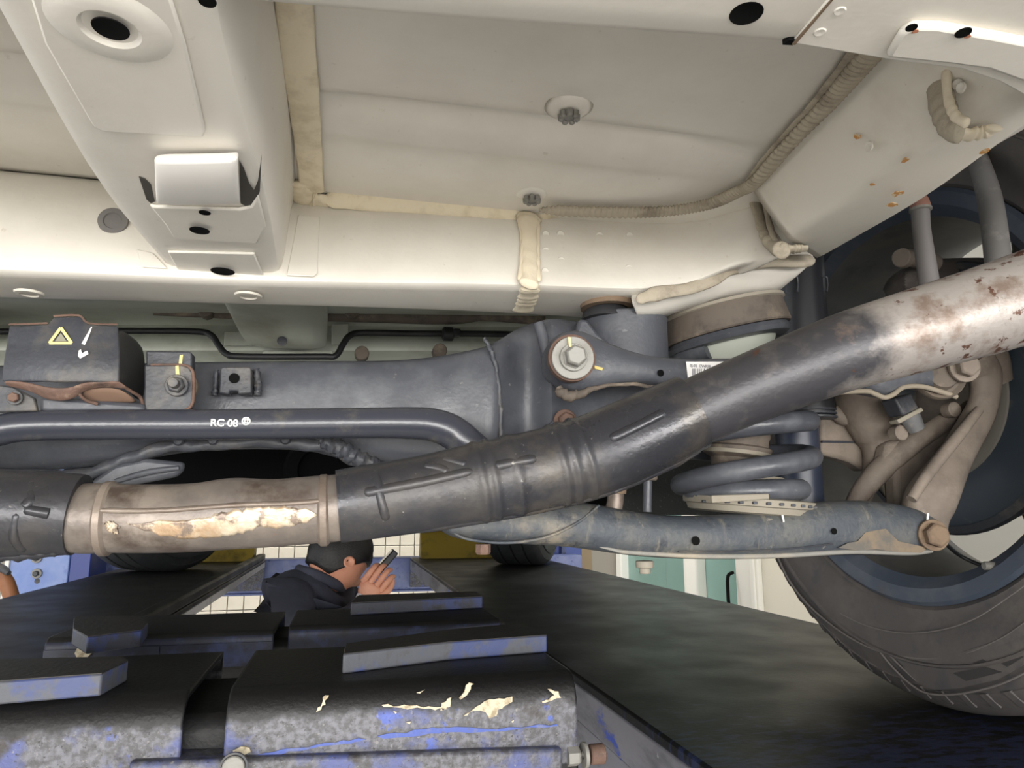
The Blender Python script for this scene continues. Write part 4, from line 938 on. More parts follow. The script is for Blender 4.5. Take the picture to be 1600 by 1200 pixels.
# ---- knuckle
kn = thing('wheel_knuckle', 'dusty tan cast knuckle joining both arms inside the wheel', 'knuckle', PY(1450, 790, .6))
ptube('main_arm', [(1516, 560, 30, .575), (1536, 590, 24, .575), (1532, 636, 21, .575), (1506, 686, 23, .575), (1474, 740, 29, .575), (1446, 788, 36, .575), (1440, 824, 32, .58)], TANC, kn, n=8, seg=20, rf=lambda s, a: 1 + .1 * math.sin(3 * a + 1) + .04 * math.sin(s * 19))
ptube('upper_horn', [(1430, 560, 30, .6), (1490, 548, 32, .585), (1530, 552, 36, .58), (1556, 600, 24, .58)], TANC, kn, n=8, seg=18)
ptube('arm_ridge', [(1530, 640, 7, .553), (1490, 690, 9, .548), (1450, 740, 9, .545), (1424, 780, 8, .545)], TANC, kn, seg=12)
ptube('front_arm', [(1330, 590, 38, .64), (1354, 640, 40, .64), (1376, 690, 34, .64), (1370, 728, 20, .64), (1354, 764, 13, .64), (1346, 800, 12, .64)], TANC, kn, n=8, seg=18)
prism('web', [PY(a, b, .612) for a, b in ((1388, 690), (1420, 680), (1480, 660), (1530, 620), (1500, 700), (1440, 800), (1404, 800), (1400, 740), (1380, 730))], (0, .02, 0), TANC, kn, bevel=.005)
ptube('cross_rib', [(1322, 806, 9, .636), (1344, 772, 15, .632), (1380, 730, 18, .622), (1430, 690, 16, .612), (1490, 650, 14, .605)], TANC, kn, seg=14)
prism('side_plate', [PY(a, b, .655) for a, b in ((1284, 620), (1330, 615), (1380, 640), (1400, 700), (1380, 735), (1350, 735), (1330, 722), (1310, 716), (1284, 710))], (0, .02, 0), TANC, kn, bevel=.004)
ptube('plate_groove', [(1284, 690, 2, .654), (1350, 691, 2, .654)], STEELD, kn, n=1, seg=6)
ptube('thin_boss', [(1300, 640, 10, .65), (1322, 652, 12, .648), (1328, 600, 10, .648)], TANC, kn, seg=12)
for x, y in ((1396, 678), (1478, 642)):
    c = PY(x, y, .60); cyl('boss', c, (0, -1, 0), pw(12, c), .012, TANC, kn, seg=16)
sn = thing('speed_sensor', 'grey sensor plug clipped onto the tan knuckle', 'sensor', PY(1418, 640, .59))
c0 = PY(1404, 624, .585); c1 = PY(1432, 672, .585)
tube('body', [(c0.x, c0.y, c0.z, pw(16, c0)), ((c0.x + c1.x) / 2, c0.y, (c0.z + c1.z) / 2, pw(17, c0)), (c1.x, c1.y, c1.z, pw(13, c0))], mat('grey_plastic', (98, 98, 98), [((130, 124, 116), 60, .5, .7)], rough=.6), sn, seg=8)
pprism('clip', [(1402, 656), (1440, 636), (1444, 642), (1406, 662)], .565, .012, BEIGE, sn, bevel=.001)
pprism('plug_block', [(1398, 622), (1424, 614), (1438, 640), (1412, 650)], .568, .02, STEELD, sn, bevel=.002)
# hoses up in the arch
hz = thing('brake_hose', 'grey hose with red brown collar hanging from the body rail', 'hose', PY(1440, 320, .5))
ptube('hose', [(1438, 326, 13, .50), (1440, 360, 13, .50), (1447, 410, 14, .50), (1456, 470, 15, .50)], mat('grey_hose', (112, 108, 106), rough=.6), hz, n=6)
c = PY(1438, 326, .50)
lathe('collar', [(-.003, pw(13, c)), (0, pw(15, c)), (.002, pw(15, c)), (.008, pw(13, c)), (.012, pw(10, c)), (.03, pw(9, c))], c, (0, 0, 1), mat('red_brown_collar', (132, 94, 80), rough=.7), hz)
lathe('ferrule', [(-.003, pw(13, c)), (-.002, pw(16, c)), (.0, pw(16, c)), (.001, pw(13, c))], c, (0, 0, 1), ZINC, hz)
hz2 = thing('filler_hose', 'dusty grey curved hose at the top of the wheel arch', 'hose', PY(1560, 330, .5))
ptube('hose', [(1520, 232, 14, .52), (1532, 262, 15, .50), (1546, 310, 17, .49), (1554, 360, 18, .48), (1562, 430, 19, .48)], mat('dusty_grey_hose', (108, 106, 104), [((140, 134, 128), 60, .55, .75)], rough=.8, bump=.2), hz2, n=8)
cal = thing('brake_caliper', 'dusty caliper block behind the hanging hose', 'caliper', PY(1470, 440, .6))
bgrid('body', [(1410, 420, 455), (1440, 402, 470), (1480, 398, 470), (1530, 398, 455), (1580, 400, 440)], mat('dark_dusty_iron', (86, 80, 76), [((116, 106, 98), 30, .5, .7)], rough=.8, bump=.2), cal, .62, bulge=.012, back=.04)
ptube('slide_pin', [(1404, 402, 12, .60), (1430, 404, 14, .605), (1460, 412, 14, .61)], TANC, cal, seg=14)
c = PY(1416, 405, .60); cyl('pin_head', c, (-1, -.3, 0), pw(15, c), .01, TANC, cal, seg=16)

# ---- brake disc, shield
YC, ZC = .67, .337
bs = thing('brake_shield', 'dark blue black dished brake shield with a dusty streak', 'brake shield', (.66, YC, ZC))
lathe('dish', [(.02, .05), (0, .06), (-.004, .10), (-.002, .135), (.004, .150), (.012, .154), (.018, .150)], (.665, YC, ZC), (1, 0, 0), cap=False, m=mat('blue_black_enamel', (54, 62, 70), [((60, 68, 76), 8, .5, .7), ((128, 118, 100), 7, .62, .72)], rough=.4), par=bs, seg=72)
lathe('rolled_edge', [(.000, .148), (.003, .156), (.008, .158), (.012, .154)], (.665, YC, ZC), (1, 0, 0), STEELD, bs, seg=72, cap=False)
lathe('inner_ring', [(-.006, .082), (-.008, .09), (-.006, .097), (-.003, .098)], (.665, YC, ZC), (1, 0, 0), mat('dusty_ring', (110, 106, 98), rough=.7), bs, seg=60, cap=False)
bd = thing('brake_disc', 'grey brake disc edge behind the dark dished shield', 'brake disc', (.70, YC, ZC))
lathe('rotor', [(0, .09), (0, .145), (.02, .145), (.02, .09)], (.69, YC, ZC), (1, 0, 0), ZINC, bd, closed=True, seg=64)
lathe('hat', [(0.015, .02), (-.02, .06), (.02, .08)], (.70, YC, ZC), (1, 0, 0), TANC, bd, seg=40)

# ---- wheels
def make_wheel(name, label, x_in, yc, zc, width, R, tm, detail, out=1, steer=0):
    w = thing(name, label, 'wheel', (x_in + out * width / 2, yc, zc - R))
    s = width / .215
    C = (x_in, yc, zc)
    k = R / .34
    prof = [(.010, .232), (.004, .238), (.006, .246), (.000, .262), (-.004, .282), (-.0035, .2905), (-.0066, .2915), (-.0068, .2935), (-.0025, .2955), (.001, .308), (.004, .317), (.0035, .3185), (.008, .3255), (.018, .335), (.024, .3385)]
    mid = [(.055, .340), (.057, .333), (.063, .333), (.065, .340), (.104, .3405), (.106, .333), (.112, .333), (.114, .3405), (.150, .340), (.152, .333), (.158, .333), (.160, .340)]
    pr = prof + mid + [(.215 - a, b) for a, b in reversed(prof)]
    lathe('tyre', [(a * s, b * k) for a, b in pr], C, (out, 0, 0), tm, w, seg=96, cap=False)
    rim = [(.016, .204), (.004, .216), (.002, .230), (.005, .234), (.010, .233), (.014, .226), (.020, .222), (.05, .215), (.12, .205), (.165, .214), (.185, .226), (.205, .232), (.208, .226), (.190, .214), (.165, .205), (.12, .195), (.05, .204)]
    rm = lathe('rim', [(a * s, b * k) for a, b in rim], C, (out, 0, 0), [RIMM], w, seg=96, closed=True)
    if detail:
        rm.data.materials.append(RIMI)
        for p in rm.data.polygons:
            cx = sum((rm.data.vertices[v].co.x + w.location.x for v in p.vertices)) / len(p.vertices)
            if cx - x_in > .03: p.material_index = 1
        # five double spokes with openings between
        for q in range(5):
            a = math.radians(75 - 36 + 72 * q)
            vs = []
            for r, hw, xx in ((.05, .036, .150), (.12, .030, .158), (.18, .036, .166), (.207, .050, .170)):
                u = V((0, math.cos(a), math.sin(a))); t_ = V((0, -math.sin(a), math.cos(a)))
                c = V(C) + u * r * k
                for sg in (-1, 1):
                    for xo in (xx, xx + .03): vs.append(c + t_ * hw * sg + V((xo, 0, 0)))
            fs = []
            for i in range(3):
                b0, b1 = i * 4, i * 4 + 4
                fs += [(b0, b1, b1 + 2, b0 + 2), (b0 + 1, b0 + 3, b1 + 3, b1 + 1), (b0, b0 + 1, b1 + 1, b1), (b0 + 2, b1 + 2, b1 + 3, b0 + 3)]
            fs += [(0, 2, 3, 1), (12, 13, 15, 14)]
            mk('spoke', vs, fs, RIMI, w, bevel=.006)
        lathe('hub', [(.13, .0), (.13, .075), (.19, .075), (.195, 0)], C, (out, 0, 0), RIMI, w, seg=40)
        # shoulder blocks and sidewall relief
        n = 72
        lug = None
        for q in range(n):
            if lug is None:
                vs = [V((.0035, -.006, .3175)), V((.0035, .004, .3175)), V((.013, .006, .3290)), V((.013, -.004, .3290)), V((.0012, -.005, .3180)), V((.0012, .003, .3180)), V((.0118, .005, .3312)), V((.0118, -.003, .3312))]
                vs = [V((v.x, v.y, v.z * k)) + V(C) for v in vs]
                lug = mk('tread_lug', vs, [(0, 1, 2, 3), (7, 6, 5, 4), (0, 4, 5, 1), (1, 5, 6, 2), (2, 6, 7, 3), (3, 7, 4, 0)], tm, w, smooth=False)
                for v in lug.data.vertices: v.co -= V(C) - w.location
                lug.location = V(C) - w.location; o = lug
            else:
                o = lug.copy(); COL.objects.link(o)
            o.rotation_euler = (math.radians(360 * q / n), 0, 0)
        def relief(name, pix, h=.0018):
            pts = [PX(a, b, x_in - .0026) for a, b in pix]
            prism(name, pts, (-h, 0, 0), TYRE, w, bevel=.0004)
        relief('sidewall_panel', [(1395, 1022), (1440, 1026), (1500, 1020), (1560, 1000), (1600, 975), (1660, 940), (1660, 1000), (1600, 1040), (1560, 1062), (1500, 1076), (1460, 1078), (1432, 1066)], .001)
        for pts in ([(1490, 1052), (1540, 1042), (1566, 1050), (1510, 1064)], [(1558, 1032), (1585, 1022), (1600, 1026), (1574, 1042)], [(1520, 1036), (1536, 1030), (1542, 1034), (1528, 1040)]):
            pts = [PX(a, b, x_in - .0038) for a, b in pts]
            prism('sidewall_recess', pts, (-.0006, 0, 0), mat('dark_relief', (58, 54, 54), rough=.8), w, bevel=0)
        DUST = mat('dusty_ridge', (112, 106, 102), rough=.85)
        def ridge(pix, hw=1.6):
            q = [PX(a, b, x_in - .0028) for a, b in pix]
            tube('sidewall_ridge', [(p.x, p.y, p.z, pw(hw, p)) for p in q], DUST, w, n=8, seg=8)
        ridge([(1212, 862), (1232, 905), (1265, 947), (1318, 990), (1375, 1018), (1440, 1029), (1500, 1024), (1560, 1000), (1600, 974), (1660, 930)])
        ridge([(1376, 1020), (1396, 1044), (1424, 1070), (1452, 1084), (1500, 1084), (1560, 1070), (1610, 1046), (1660, 1010)])
        ridge([(1386, 1020), (1408, 1042), (1432, 1064)])
        ridge([(1250, 900), (1290, 942), (1340, 972), (1400, 988), (1460, 986), (1520, 968), (1580, 930), (1620, 900)], 1.1)
        ptv = PX(1556, 884, x_in + .012)
        cyl('valve', ptv, (-1, .2, 0), .004, .012, ZINC, w, seg=10)
    else:
        lathe('hub', [(.13 * s, .0), (.13 * s, .2), (.16 * s, .2), (.165 * s, 0)], C, (out, 0, 0), RIMI, w, seg=40)
    return w
make_wheel('wheel_assembly', 'large dusty rear wheel at right, inner side and rim towards view', .60, YC, ZC, .215, .336, TYRE, True)
w = make_wheel('wheel_assembly', 'black grooved front wheel turned on the left runway', 0, 0, .3375, .215, .336, TYRED, False)
# steer: rotate the children about the wheel's own base
w.location = (-.64, 2.78, 0)
for ch in [o for o in bpy.data.objects if o.parent == w]:
    for v in ch.data.vertices: v.co.z += 0
w.rotation_euler = (0, 0, math.radians(-28))
w2 = copy_tree(w); w2.location = (.70, 2.78, 0); w2['label'] = 'black front wheel far off on the right runway in shade'
aw = thing('sensor_cable', 'thin black cable crossing the wheel opening below the knuckle', 'cable', PX(1500, 880, .64))
tube('cable', [(*PX(1478, 850, .62), .0022), (*PX(1500, 868, .64), .0022), (*PX(1530, 882, .65), .0022), (*PX(1556, 888, .655), .0022)], PLAST, aw, seg=8)
cyl('cable_end', PX(1556, 887, .65), (-1, 0, 0), .004, .008, ZINC, aw, seg=10)
al = thing('wheel_arch_liner', 'black speckled wheel arch liner above the rear wheel', 'liner', (.6, YC, .4))
lathe('liner', [(0, .385), (.36, .385)], (.44, YC, ZC), (1, 0, 0), LINER, al, seg=40, a0=-152, a1=95, solid=.004) if False else None
vs = []; fs = []
na = 28
for i in range(na + 1):
    a = math.radians(-20 + 170 * i / na)
    for x in (.40, .86): vs.append(V((x, YC + .40 * math.cos(a), ZC + .40 * math.sin(a))))
for i in range(na): fs.append((2 * i, 2 * i + 1, 2 * i + 3, 2 * i + 2))
mk('shell', vs, fs, LINER, al, solid=.004, off=1)
mk('inner_wall', [V((.40, YC + .40 * math.cos(math.radians(a)), ZC + .40 * math.sin(math.radians(a)))) for a in range(20, 101, 8)] + [V((.40, YC, .52)), V((.40, YC + .30, .45))], [tuple(range(13))], LINER, al, solid=.004, smooth=False)

# ---- exhaust, nearest of all
ex = thing('exhaust_pipe', 'long exhaust pipe with dark shields and rusty bare sections', 'exhaust', PY(600, 790, .44))
def pts_(l):
    r = []
    for a, b, hw, y in l:
        p = PY(a, b, y); r.append((p.x, p.y, p.z, pw(hw, p)))
    return r
bare = [(80, 808, 52, .455), (130, 809, 54, .455), (160, 809, 54, .455), (200, 810, 53, .455), (300, 808, 53, .453), (360, 803, 55, .4515), (410, 801, 53, .450), (450, 800, 52, .449), (520, 794, 52, .447), (560, 788, 50, .446)]
FLAKE = mat('flaking_pipe', (108, 100, 94), [((134, 124, 114), 18, .42, .62), ((80, 68, 60), 30, .5, .66), ((160, 104, 60), 70, .68, .76)], rough=.42, metal=.35, bump=.2, bscale=180)
tube('bare_pipe', pts_(bare), FLAKE, ex, n=8, seg=40, rf=lambda s, a: 1 + .012 * math.sin(s * 23 + a))
# welded collars and long seam on the bare section
def ring_on(px, py, hw, y, w, name, m, tilt=0.0, over=1.06):
    c = PY(px, py, y); r = pw(hw, c); ww = pw(w, c)
    ax = V((1, 0, tilt)).normalized()
    return lathe(name, [(-ww, r * .98), (-ww * .5, r * over), (ww * .5, r * over), (ww, r * .98)], c, ax, m, ex, seg=40)
ring_on(168, 810, 54, .455, 9, 'weld_collar', PIPEB, over=1.07)
ring_on(506, 797, 52, .4475, 9, 'weld_collar', PIPEB, .05, over=1.07)
def onpipe(l, t, ang):
    """point on the surface of the tube through control list l at fraction t, ang degrees from camera side, up positive"""
    P = crom([tuple(p) for p in l], 20)
    i = min(len(P) - 2, int(t * (len(P) - 1)))
    c = V(P[i][:3]); d = (V(P[i + 1][:3]) - c).normalized()
    toc = (CAMP - c); toc = (toc - d * toc.dot(d)).normalized(); up_ = d.cross(toc)
    if up_.z < 0: up_ = -up_
    a = math.radians(ang)
    n_ = toc * math.cos(a) + up_ * math.sin(a)
    return c + n_ * P[i][3], n_, P[i][3], d
def surf_bead(name, l, tas, m, rad, out=.0):
    pts = []
    for t, a in tas:
        p, n_, r, d = onpipe(l, t, a); q = p + n_ * (out - (rad * .62 if 'bead' in name else 0)); pts.append((q.x, q.y, q.z, rad))
    return tube(name, pts, m, ex, n=8, seg=12, auto=180, rf=lambda s, a: math.sqrt(max(.02, min(1, s / .10, (1 - s) / .10))))
B_ = pts_(bare)
surf_bead('pressed_seam', B_, [(.2, 12), (.4, 12), (.6, 13), (.8, 14), (.88, 14)], PIPEB, .0016, -.0004)
# cream heat-flaked patches
FL = mat('pale_heat_flake', (196, 182, 160), [((166, 140, 112), 40, .44, .6), ((120, 106, 94), 90, .52, .6)], rough=.35, metal=.3, bump=.3, bscale=250)
def skin_patch(name, l, outline, m, out=.0004):
    """outline: polygon in (t, ang); laid on the tube surface as a thin curved flake"""
    ts = [o[0] for o in outline]; t0, t1 = min(ts), max(ts)
    def inside_span(t):
        xs_ = []
        n = len(outline)
        for i in range(n):
            (a, b), (c, d) = outline[i], outline[(i + 1) % n]
            if (a <= t < c) or (c <= t < a): xs_.append(b + (d - b) * (t - a) / (c - a))
        return (min(xs_), max(xs_)) if len(xs_) >= 2 else None
    rows = []
    N = 40
    for i in range(N + 1):
        t = t0 + (t1 - t0) * (.001 + .998 * i / N)
        sp = inside_span(t)
        if not sp: continue
        lo, hi = sp
        lo += random.uniform(-2.5, 2.5); hi += random.uniform(-2.5, 2.5)
        rows.append([onpipe(l, t, lo + (hi - lo) * j / 8)[0] + onpipe(l, t, lo + (hi - lo) * j / 8)[1] * out for j in range(9)])
    return grid(name, rows, m, ex, sub=0, solid=.0004, off=1)
skin_patch('heat_flake', B_, [(.36, -8), (.42, -4), (.5, -2), (.58, 4), (.66, 8), (.78, 10), (.84, 4), (.86, -8), (.83, -20), (.76, -28), (.7, -22), (.6, -34), (.5, -36), (.42, -32), (.39, -20)], FL)
skin_patch('heat_flake', B_, [(.30, -8), (.325, -4), (.345, -14), (.34, -24), (.315, -20)], FL)
# left shield sleeve
sl = [(-110, 806, 75, .455), (-40, 804, 73, .455), (20, 803, 70, .455), (70, 803, 66, .455), (108, 803, 62, .455), (124, 804, 61, .455)]
tube('shield_sleeve', pts_(sl), SHIELDM, ex, n=8, seg=40, rf=lambda s, a: 1 + .02 * math.sin(2 * a + s * 5))
ptube('muffler', [(-520, 806, 20, .47), (-515, 806, 120, .47), (-490, 806, 140, .47), (-250, 806, 140, .47), (-180, 806, 130, .465), (-120, 806, 74, .457), (-80, 806, 70, .456)], SHIELDM, ex, n=6, seg=40)
S0 = pts_(sl)
surf_bead('shield_bead', S0, [(.56, 50), (.60, 20), (.58, 8)], SHIELDM, .0034)
surf_bead('shield_bead', S0, [(.58, 6), (.70, 2), (.76, 0)], SHIELDM, .0034)
surf_bead('shield_bead', S0, [(.54, 4), (.52, -30), (.55, -60)], SHIELDM, .0030)
lp = pts_([(-60, 868, 10, .45), (20, 868, 9, .45), (80, 862, 8, .45), (112, 858, 4, .45)])
tube('shield_lip', lp, SHIELDM, ex, seg=12, rf=lump, n=8)
# middle shield with ribs
ms = [(528, 790, 56, .446), (545, 788, 57, .446), (600, 780, 58, .445), (660, 771, 59, .444), (730, 757, 61, .442), (800, 743, 62, .44), (870, 728, 63, .438), (930, 710, 64, .436), (985, 688, 64, .434), (1030, 668, 63, .431), (1064, 652, 61, .428), (1082, 644, 60, .426)]
MS = pts_(ms)
def px_frac(px):
    for i in range(len(ms) - 1):
        if ms[i][0] <= px <= ms[i + 1][0]: return (i + (px - ms[i][0]) / (ms[i + 1][0] - ms[i][0])) / (len(ms) - 1)
ribs = [(px_frac(x), w_) for x, w_ in ((748, .009), (766, .007), (800, .010), (868, .008), (884, .008), (905, .007))]
def rib(s, a):
    r = 1.0
    for c, w_ in ribs:
        d = (s - c) / w_; r += .055 * math.exp(-d * d)
    return r + .012 * math.sin(3 * a + 4 * s)
tube('pipe_shield', MS, SHIELDM, ex, n=26, seg=56, rf=rib)
f = px_frac
surf_bead('shield_bead', MS, [(f(575), 14), (f(600), 15), (f(680), 17), (f(742), 18)], SHIELDM, .0037, 0)
surf_bead('shield_bead', MS, [(f(770), 18), (f(790), 18), (f(832), 17)], SHIELDM, .0037, 0)
surf_bead('shield_bead', MS, [(f(592), 55), (f(595), 30), (f(596), 10), (f(598), -15), (f(602), -36)], SHIELDM, .0032, 0)
surf_bead('shield_bead', MS, [(f(940), 12), (f(985), 14), (f(1035), 16)], SHIELDM, .0038, 0)
surf_bead('shield_bead', MS, [(f(670), 46), (f(690), 36), (f(705), 24)], SHIELDM, .0032, 0)
surf_bead('shield_bead', MS, [(f(700), 52), (f(715), 42), (f(730), 30)], SHIELDM, .0032, 0)
surf_bead('crimped_seam', MS, [(f(620), -80), (f(690), -74), (f(760), -78), (f(830), -82), (f(900), -78), (f(960), -86), (f(1010), -80), (f(1050), -84)], SHIELDM, .0034, -.002)
c = PY(1054, 723, .43); tube('seam_fold', [(*PY(960, 768, .43), pw(4, c)), (*PY(1000, 744, .428), pw(7, c)), (*PY(1040, 726, .426), pw(9, c)), (*PY(1056, 722, .425), pw(8, c)), (*PY(1094, 704, .424), pw(3, c))], SHIELDM, ex, n=6, seg=12, sq=.5, sqdir=(0, 1, 0))
# right, coming towards the camera
rp3 = [(1060, 654, 52, .43), (1085, 644, 53, .428), (1150, 616, 54, .42), (1230, 584, 57, .408), (1320, 550, 61, .396), (1420, 520, 65, .384), (1520, 491, 69, .374), (1600, 466, 72, .366), (1720, 428, 78, .352)]
RP = pts_(rp3)
COAT = mat('coated_pipe_turning_to_bare', (66, 65, 68), [((96, 92, 90), 60, .52, .75), ((120, 116, 112), 360, .68, .76), ((158, 151, 145), 12, .46, .64, (1, 1, 1), (0, .25, .36, .42)), ((122, 106, 95), 34, .58, .72, (1, 1, 1), (0, .24, .34, .08)), ((88, 60, 47), 78, .60, .63, (1, 1, 1), (0, .30, .40, .055)), ((124, 80, 54), 30, .68, .76, (1, 1, 1), (0, .30, .42, .06))], rough=.42, metal=.35, bump=.16, bscale=260)
tube('tail_pipe', RP, COAT, ex, n=14, seg=48)

# ================================================================== person crouching between the runways
YP = 2.35
def Q(px, py, dy=0.0): return PY(px, py, YP + dy)
pe = thing('person', 'person in dark navy jacket bending forward between the runways, holding a phone', 'person', (Q(450, 1000).x, YP, GZ))
def skin_body(name, joints, edges, m, root=0, sub=2):
    b = base(pe)
    me = bpy.data.meshes.new(name)
    me.from_pydata([tuple(V(j[0]) - b) for j in joints], edges, [])
    me.materials.append(m)
    o = bpy.data.objects.new(name, me); COL.objects.link(o); o.parent = pe
    o.modifiers.new('skin', 'SKIN')
    if not me.skin_vertices: me.attributes  # created with the modifier
    for i, j in enumerate(joints):
        sv = me.skin_vertices[0].data[i]; r = j[1]
        sv.radius = r if isinstance(r, tuple) else (r, r); sv.use_root = (i == root)
    md = o.modifiers.new('sub', 'SUBSURF'); md.levels = sub; md.render_levels = sub
    for p in me.polygons: p.use_smooth = True
    o.modifiers['skin'].use_smooth_shade = True
    return o
J = [(Q(462, 1045), (.15, .13)), (Q(462, 1000), (.165, .14)), (Q(476, 964), (.165, .14)), (Q(484, 940), (.145, .125)), (Q(506, 914), .08),
     (Q(456, 930, -.09), .085), (Q(470, 985, -.22), .058), (Q(545, 975, -.18), .048), (Q(574, 940, -.08), .04),
     (Q(530, 935, .14), .075), (Q(575, 985, .2), .058), (Q(620, 960, .1), .045)]
E_ = [(0, 1), (1, 2), (2, 3), (3, 4), (3, 5), (5, 6), (6, 7), (7, 8), (3, 9), (9, 10), (10, 11)]
skin_body('jacket', J, E_, NAVY, root=1)
hipz = Q(462, 1045).z; hx = Q(462, 1045).x
JL = [((hx, YP, hipz - .02), (.15, .12)), ((hx + .02, YP - .12, hipz - .10), .095), ((hx + .16, YP - .14, hipz - .42), .068), ((hx + .02, YP - .13, GZ + .09), .048),
      ((hx + .03, YP + .12, hipz - .10), .095), ((hx + .20, YP + .15, hipz - .42), .068), ((hx + .06, YP + .14, GZ + .09), .048)]
skin_body('trousers', JL, [(0, 1), (1, 2), (2, 3), (0, 4), (4, 5), (5, 6)], mat('dark_trousers', (38, 40, 48), rough=.9))
for dx, dy in ((.02, -.13), (.06, .14)):
    x = hx + dx; y = YP + dy
    tube('shoe', [(x - .06, y, GZ + .045, .04), (x + .03, y, GZ + .048, .048), (x + .12, y, GZ + .035, .042), (x + .19, y, GZ + .028, .028)], BLACK, pe, n=4, seg=14)
skin_body('neck', [(Q(500, 912), .055), (Q(514, 898), .054), (Q(528, 884), .056)], [(0, 1), (1, 2)], SKIN, root=0, sub=2)
# collar
skin_c = [(Q(466, 890, -.02)), (Q(492, 898, -.075)), (Q(522, 912, -.06)), (Q(534, 918, 0))]
tube('collar', [(q.x, q.y, q.z, .016) for q in skin_c], NAVY, pe, n=6, seg=12, sq=.6, sqdir=(0, 1, 0))
# head: face towards +u (right, a little away, tilted down)
hc = Q(531, 872)
fwd = V((.66, .42, -.62)).normalized(); upv = V((.5, .25, .8)); upv = (upv - fwd * upv.dot(fwd)).normalized(); side_ = fwd.cross(upv)
def head_vert(th, ph):
    # th from the crown, ph around (0 = face)
    x = math.sin(th) * math.cos(ph); y = math.sin(th) * math.sin(ph); z = math.cos(th)
    rx, ry, rz = .094, .074, .112
    if z < 0: ry *= 1 - .30 * z * z * 1.2; rx *= 1 - .22 * z * z
    if x < 0: rx *= 1.04
    p = [x * rx, y * ry, z * rz]
    if x > 0 and z < 0: p[0] += .012 * (-z) * x                      # jaw forward
    d = math.exp(-((y / .16) ** 2 + ((z + .18) / .17) ** 2)) * (x > 0); p[0] += .026 * d        # nose
    d = math.exp(-((y / .3) ** 2 + ((z + .62) / .07) ** 2)) * (x > 0); p[0] += .006 * d         # lips
    d = math.exp(-(((abs(y) - .38) / .15) ** 2 + ((z - .04) / .10) ** 2)) * (x > 0); p[0] -= .010 * d   # eye sockets
    d = math.exp(-(((z - .16) / .08) ** 2)) * (x > .5); p[0] += .004 * d                        # brow
    return p
def hpos(p): return hc + fwd * p[0] + side_ * p[1] + upv * p[2]
nt_, np_ = 26, 40
vs = []; fs = []
for i in range(nt_ + 1):
    for j in range(np_): vs.append(hpos(head_vert(max(.02, min(math.pi - .02, math.pi * i / nt_)), 2 * math.pi * j / np_)))
for i in range(nt_):
    for j in range(np_): fs.append((i * np_ + j, i * np_ + (j + 1) % np_, (i + 1) * np_ + (j + 1) % np_, (i + 1) * np_ + j))
mk('head', vs, fs, SKIN, pe, auto=180)
# hair: a thick cap leaving face, ears and nape free
hv = []; hf = []
for i in range(nt_ + 1):
    for j in range(np_):
        th = max(.02, math.pi * i / nt_ * .66); ph = 2 * math.pi * j / np_
        c_ = math.cos(ph)
        lim = (.42 if c_ > .55 else .42 + (.55 - c_) * .26 if c_ > 0 else .56 + min(.16, -c_ * .5)) * math.pi
        t_ = lim * i / nt_
        p = head_vert(max(.02, t_), ph)
        k = 1.10 + .025 * math.sin(ph * 9 + i) * (i / nt_) + (.02 if c_ < 0 else 0)
        if i == nt_: k = 1.0
        hv.append(hpos([a * k for a in p]))
for i in range(nt_):
    for j in range(np_): hf.append((i * np_ + j, i * np_ + (j + 1) % np_, (i + 1) * np_ + (j + 1) % np_, (i + 1) * np_ + j))
mk('hair', hv, hf, HAIR, pe, auto=180)
for sg in (-1, 1):
    c = hpos([-.006, sg * .074, -.012]); a = fwd * .012; b_ = upv * .030
    lathe('ear', [(-.004, .010), (.004, .017), (.010, .018), (.013, .014), (.009, .008), (.007, 0)], c, side_ * sg + fwd * -.35, SKIN, pe, seg=18)
    e = hpos([.074, sg * .030, .004]); lathe('eye', [(-.004, .011), (.003, .008), (.005, 0)], e, fwd, mat('dark_eye', (40, 32, 30), rough=.3), pe, seg=12)
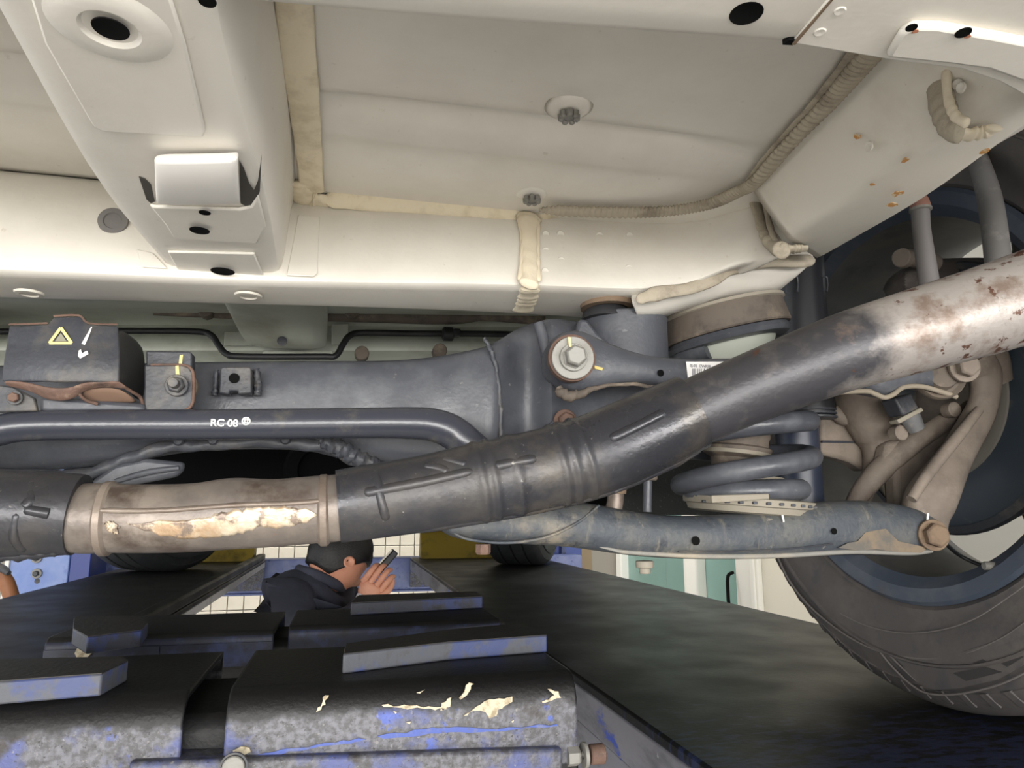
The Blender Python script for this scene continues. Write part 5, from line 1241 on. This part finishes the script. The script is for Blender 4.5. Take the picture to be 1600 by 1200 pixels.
# hand round the phone: palm, four fingers, thumb
wr_ = Q(574, 936, -.08)
pal0 = Q(574, 928, -.085); pal1 = Q(584, 910, -.085)
ax_ = (pal1 - pal0).normalized(); out_ = V((0, -1, 0)); acr = ax_.cross(out_).normalized()
if acr.x < 0: acr = -acr
skin_body('hand', [(wr_, .026), (pal0, (.036, .02)), (pal0.lerp(pal1, .55), (.040, .018)), (pal1, (.040, .016))], [(0, 1), (1, 2), (2, 3)], SKIN, root=0, sub=2)
for k, (off_, ln) in enumerate(((-.030, .058), (-.010, .068), (.011, .064), (.030, .050))):
    b0 = pal1 + acr * off_ - ax_ * .012
    m1 = b0 + ax_ * ln * .55 + out_ * .008 + acr * .004; m2 = m1 + ax_ * ln * .35 + V((.006, .010, 0)); m3 = m2 + ax_ * ln * .12 + V((.008, .020, -.004))
    tube('finger', [(*b0, .0105), (*b0.lerp(m1, .5), .0098), (*m1, .0098), (*m2, .0088), (*m3, .0068)], SKIN, pe, n=4, seg=10)
tb = pal0 + acr * .030
tube('thumb', [(*tb, .014), (*(tb + ax_ * .03 + acr * .018), .0115), (*(tb + ax_ * .055 + acr * .022 + V((0, .008, 0))), .0105), (*(tb + ax_ * .072 + acr * .018 + V((0, .012, 0))), .007)], SKIN, pe, n=4, seg=10)
lathe('cuff', [(-.02, .034), (0, .036), (.006, .034), (.006, .026)], wr_ - ax_ * .0, ax_, mat('pale_cuff', (206, 206, 210), rough=.8), pe, seg=20)
ph = thing('phone', 'black phone held up in the bending person hand', 'phone', Q(606, 880, -.06))
p0 = Q(586, 899, -.075); p1 = Q(619, 862, -.075); d = (p1 - p0); n_ = V((0, 1, 0)); wv = d.normalized().cross(n_) * .0105
prism('body', [p0 + wv, p1 + wv, p1 - wv, p0 - wv], (.0, .075, 0), PLAST, ph, bevel=.004)
prism('screen', [p0 + wv * 1.02 + d * .05 + V((0, .006, 0)), p1 + wv * 1.02 - d * .05 + V((0, .006, 0)), p1 + wv * 1.02 - d * .05 + V((0, .069, 0)), p0 + wv * 1.02 + d * .05 + V((0, .069, 0))], wv.normalized() * .0006, mat('dark_screen', (20, 22, 26), rough=.1), ph, bevel=0)
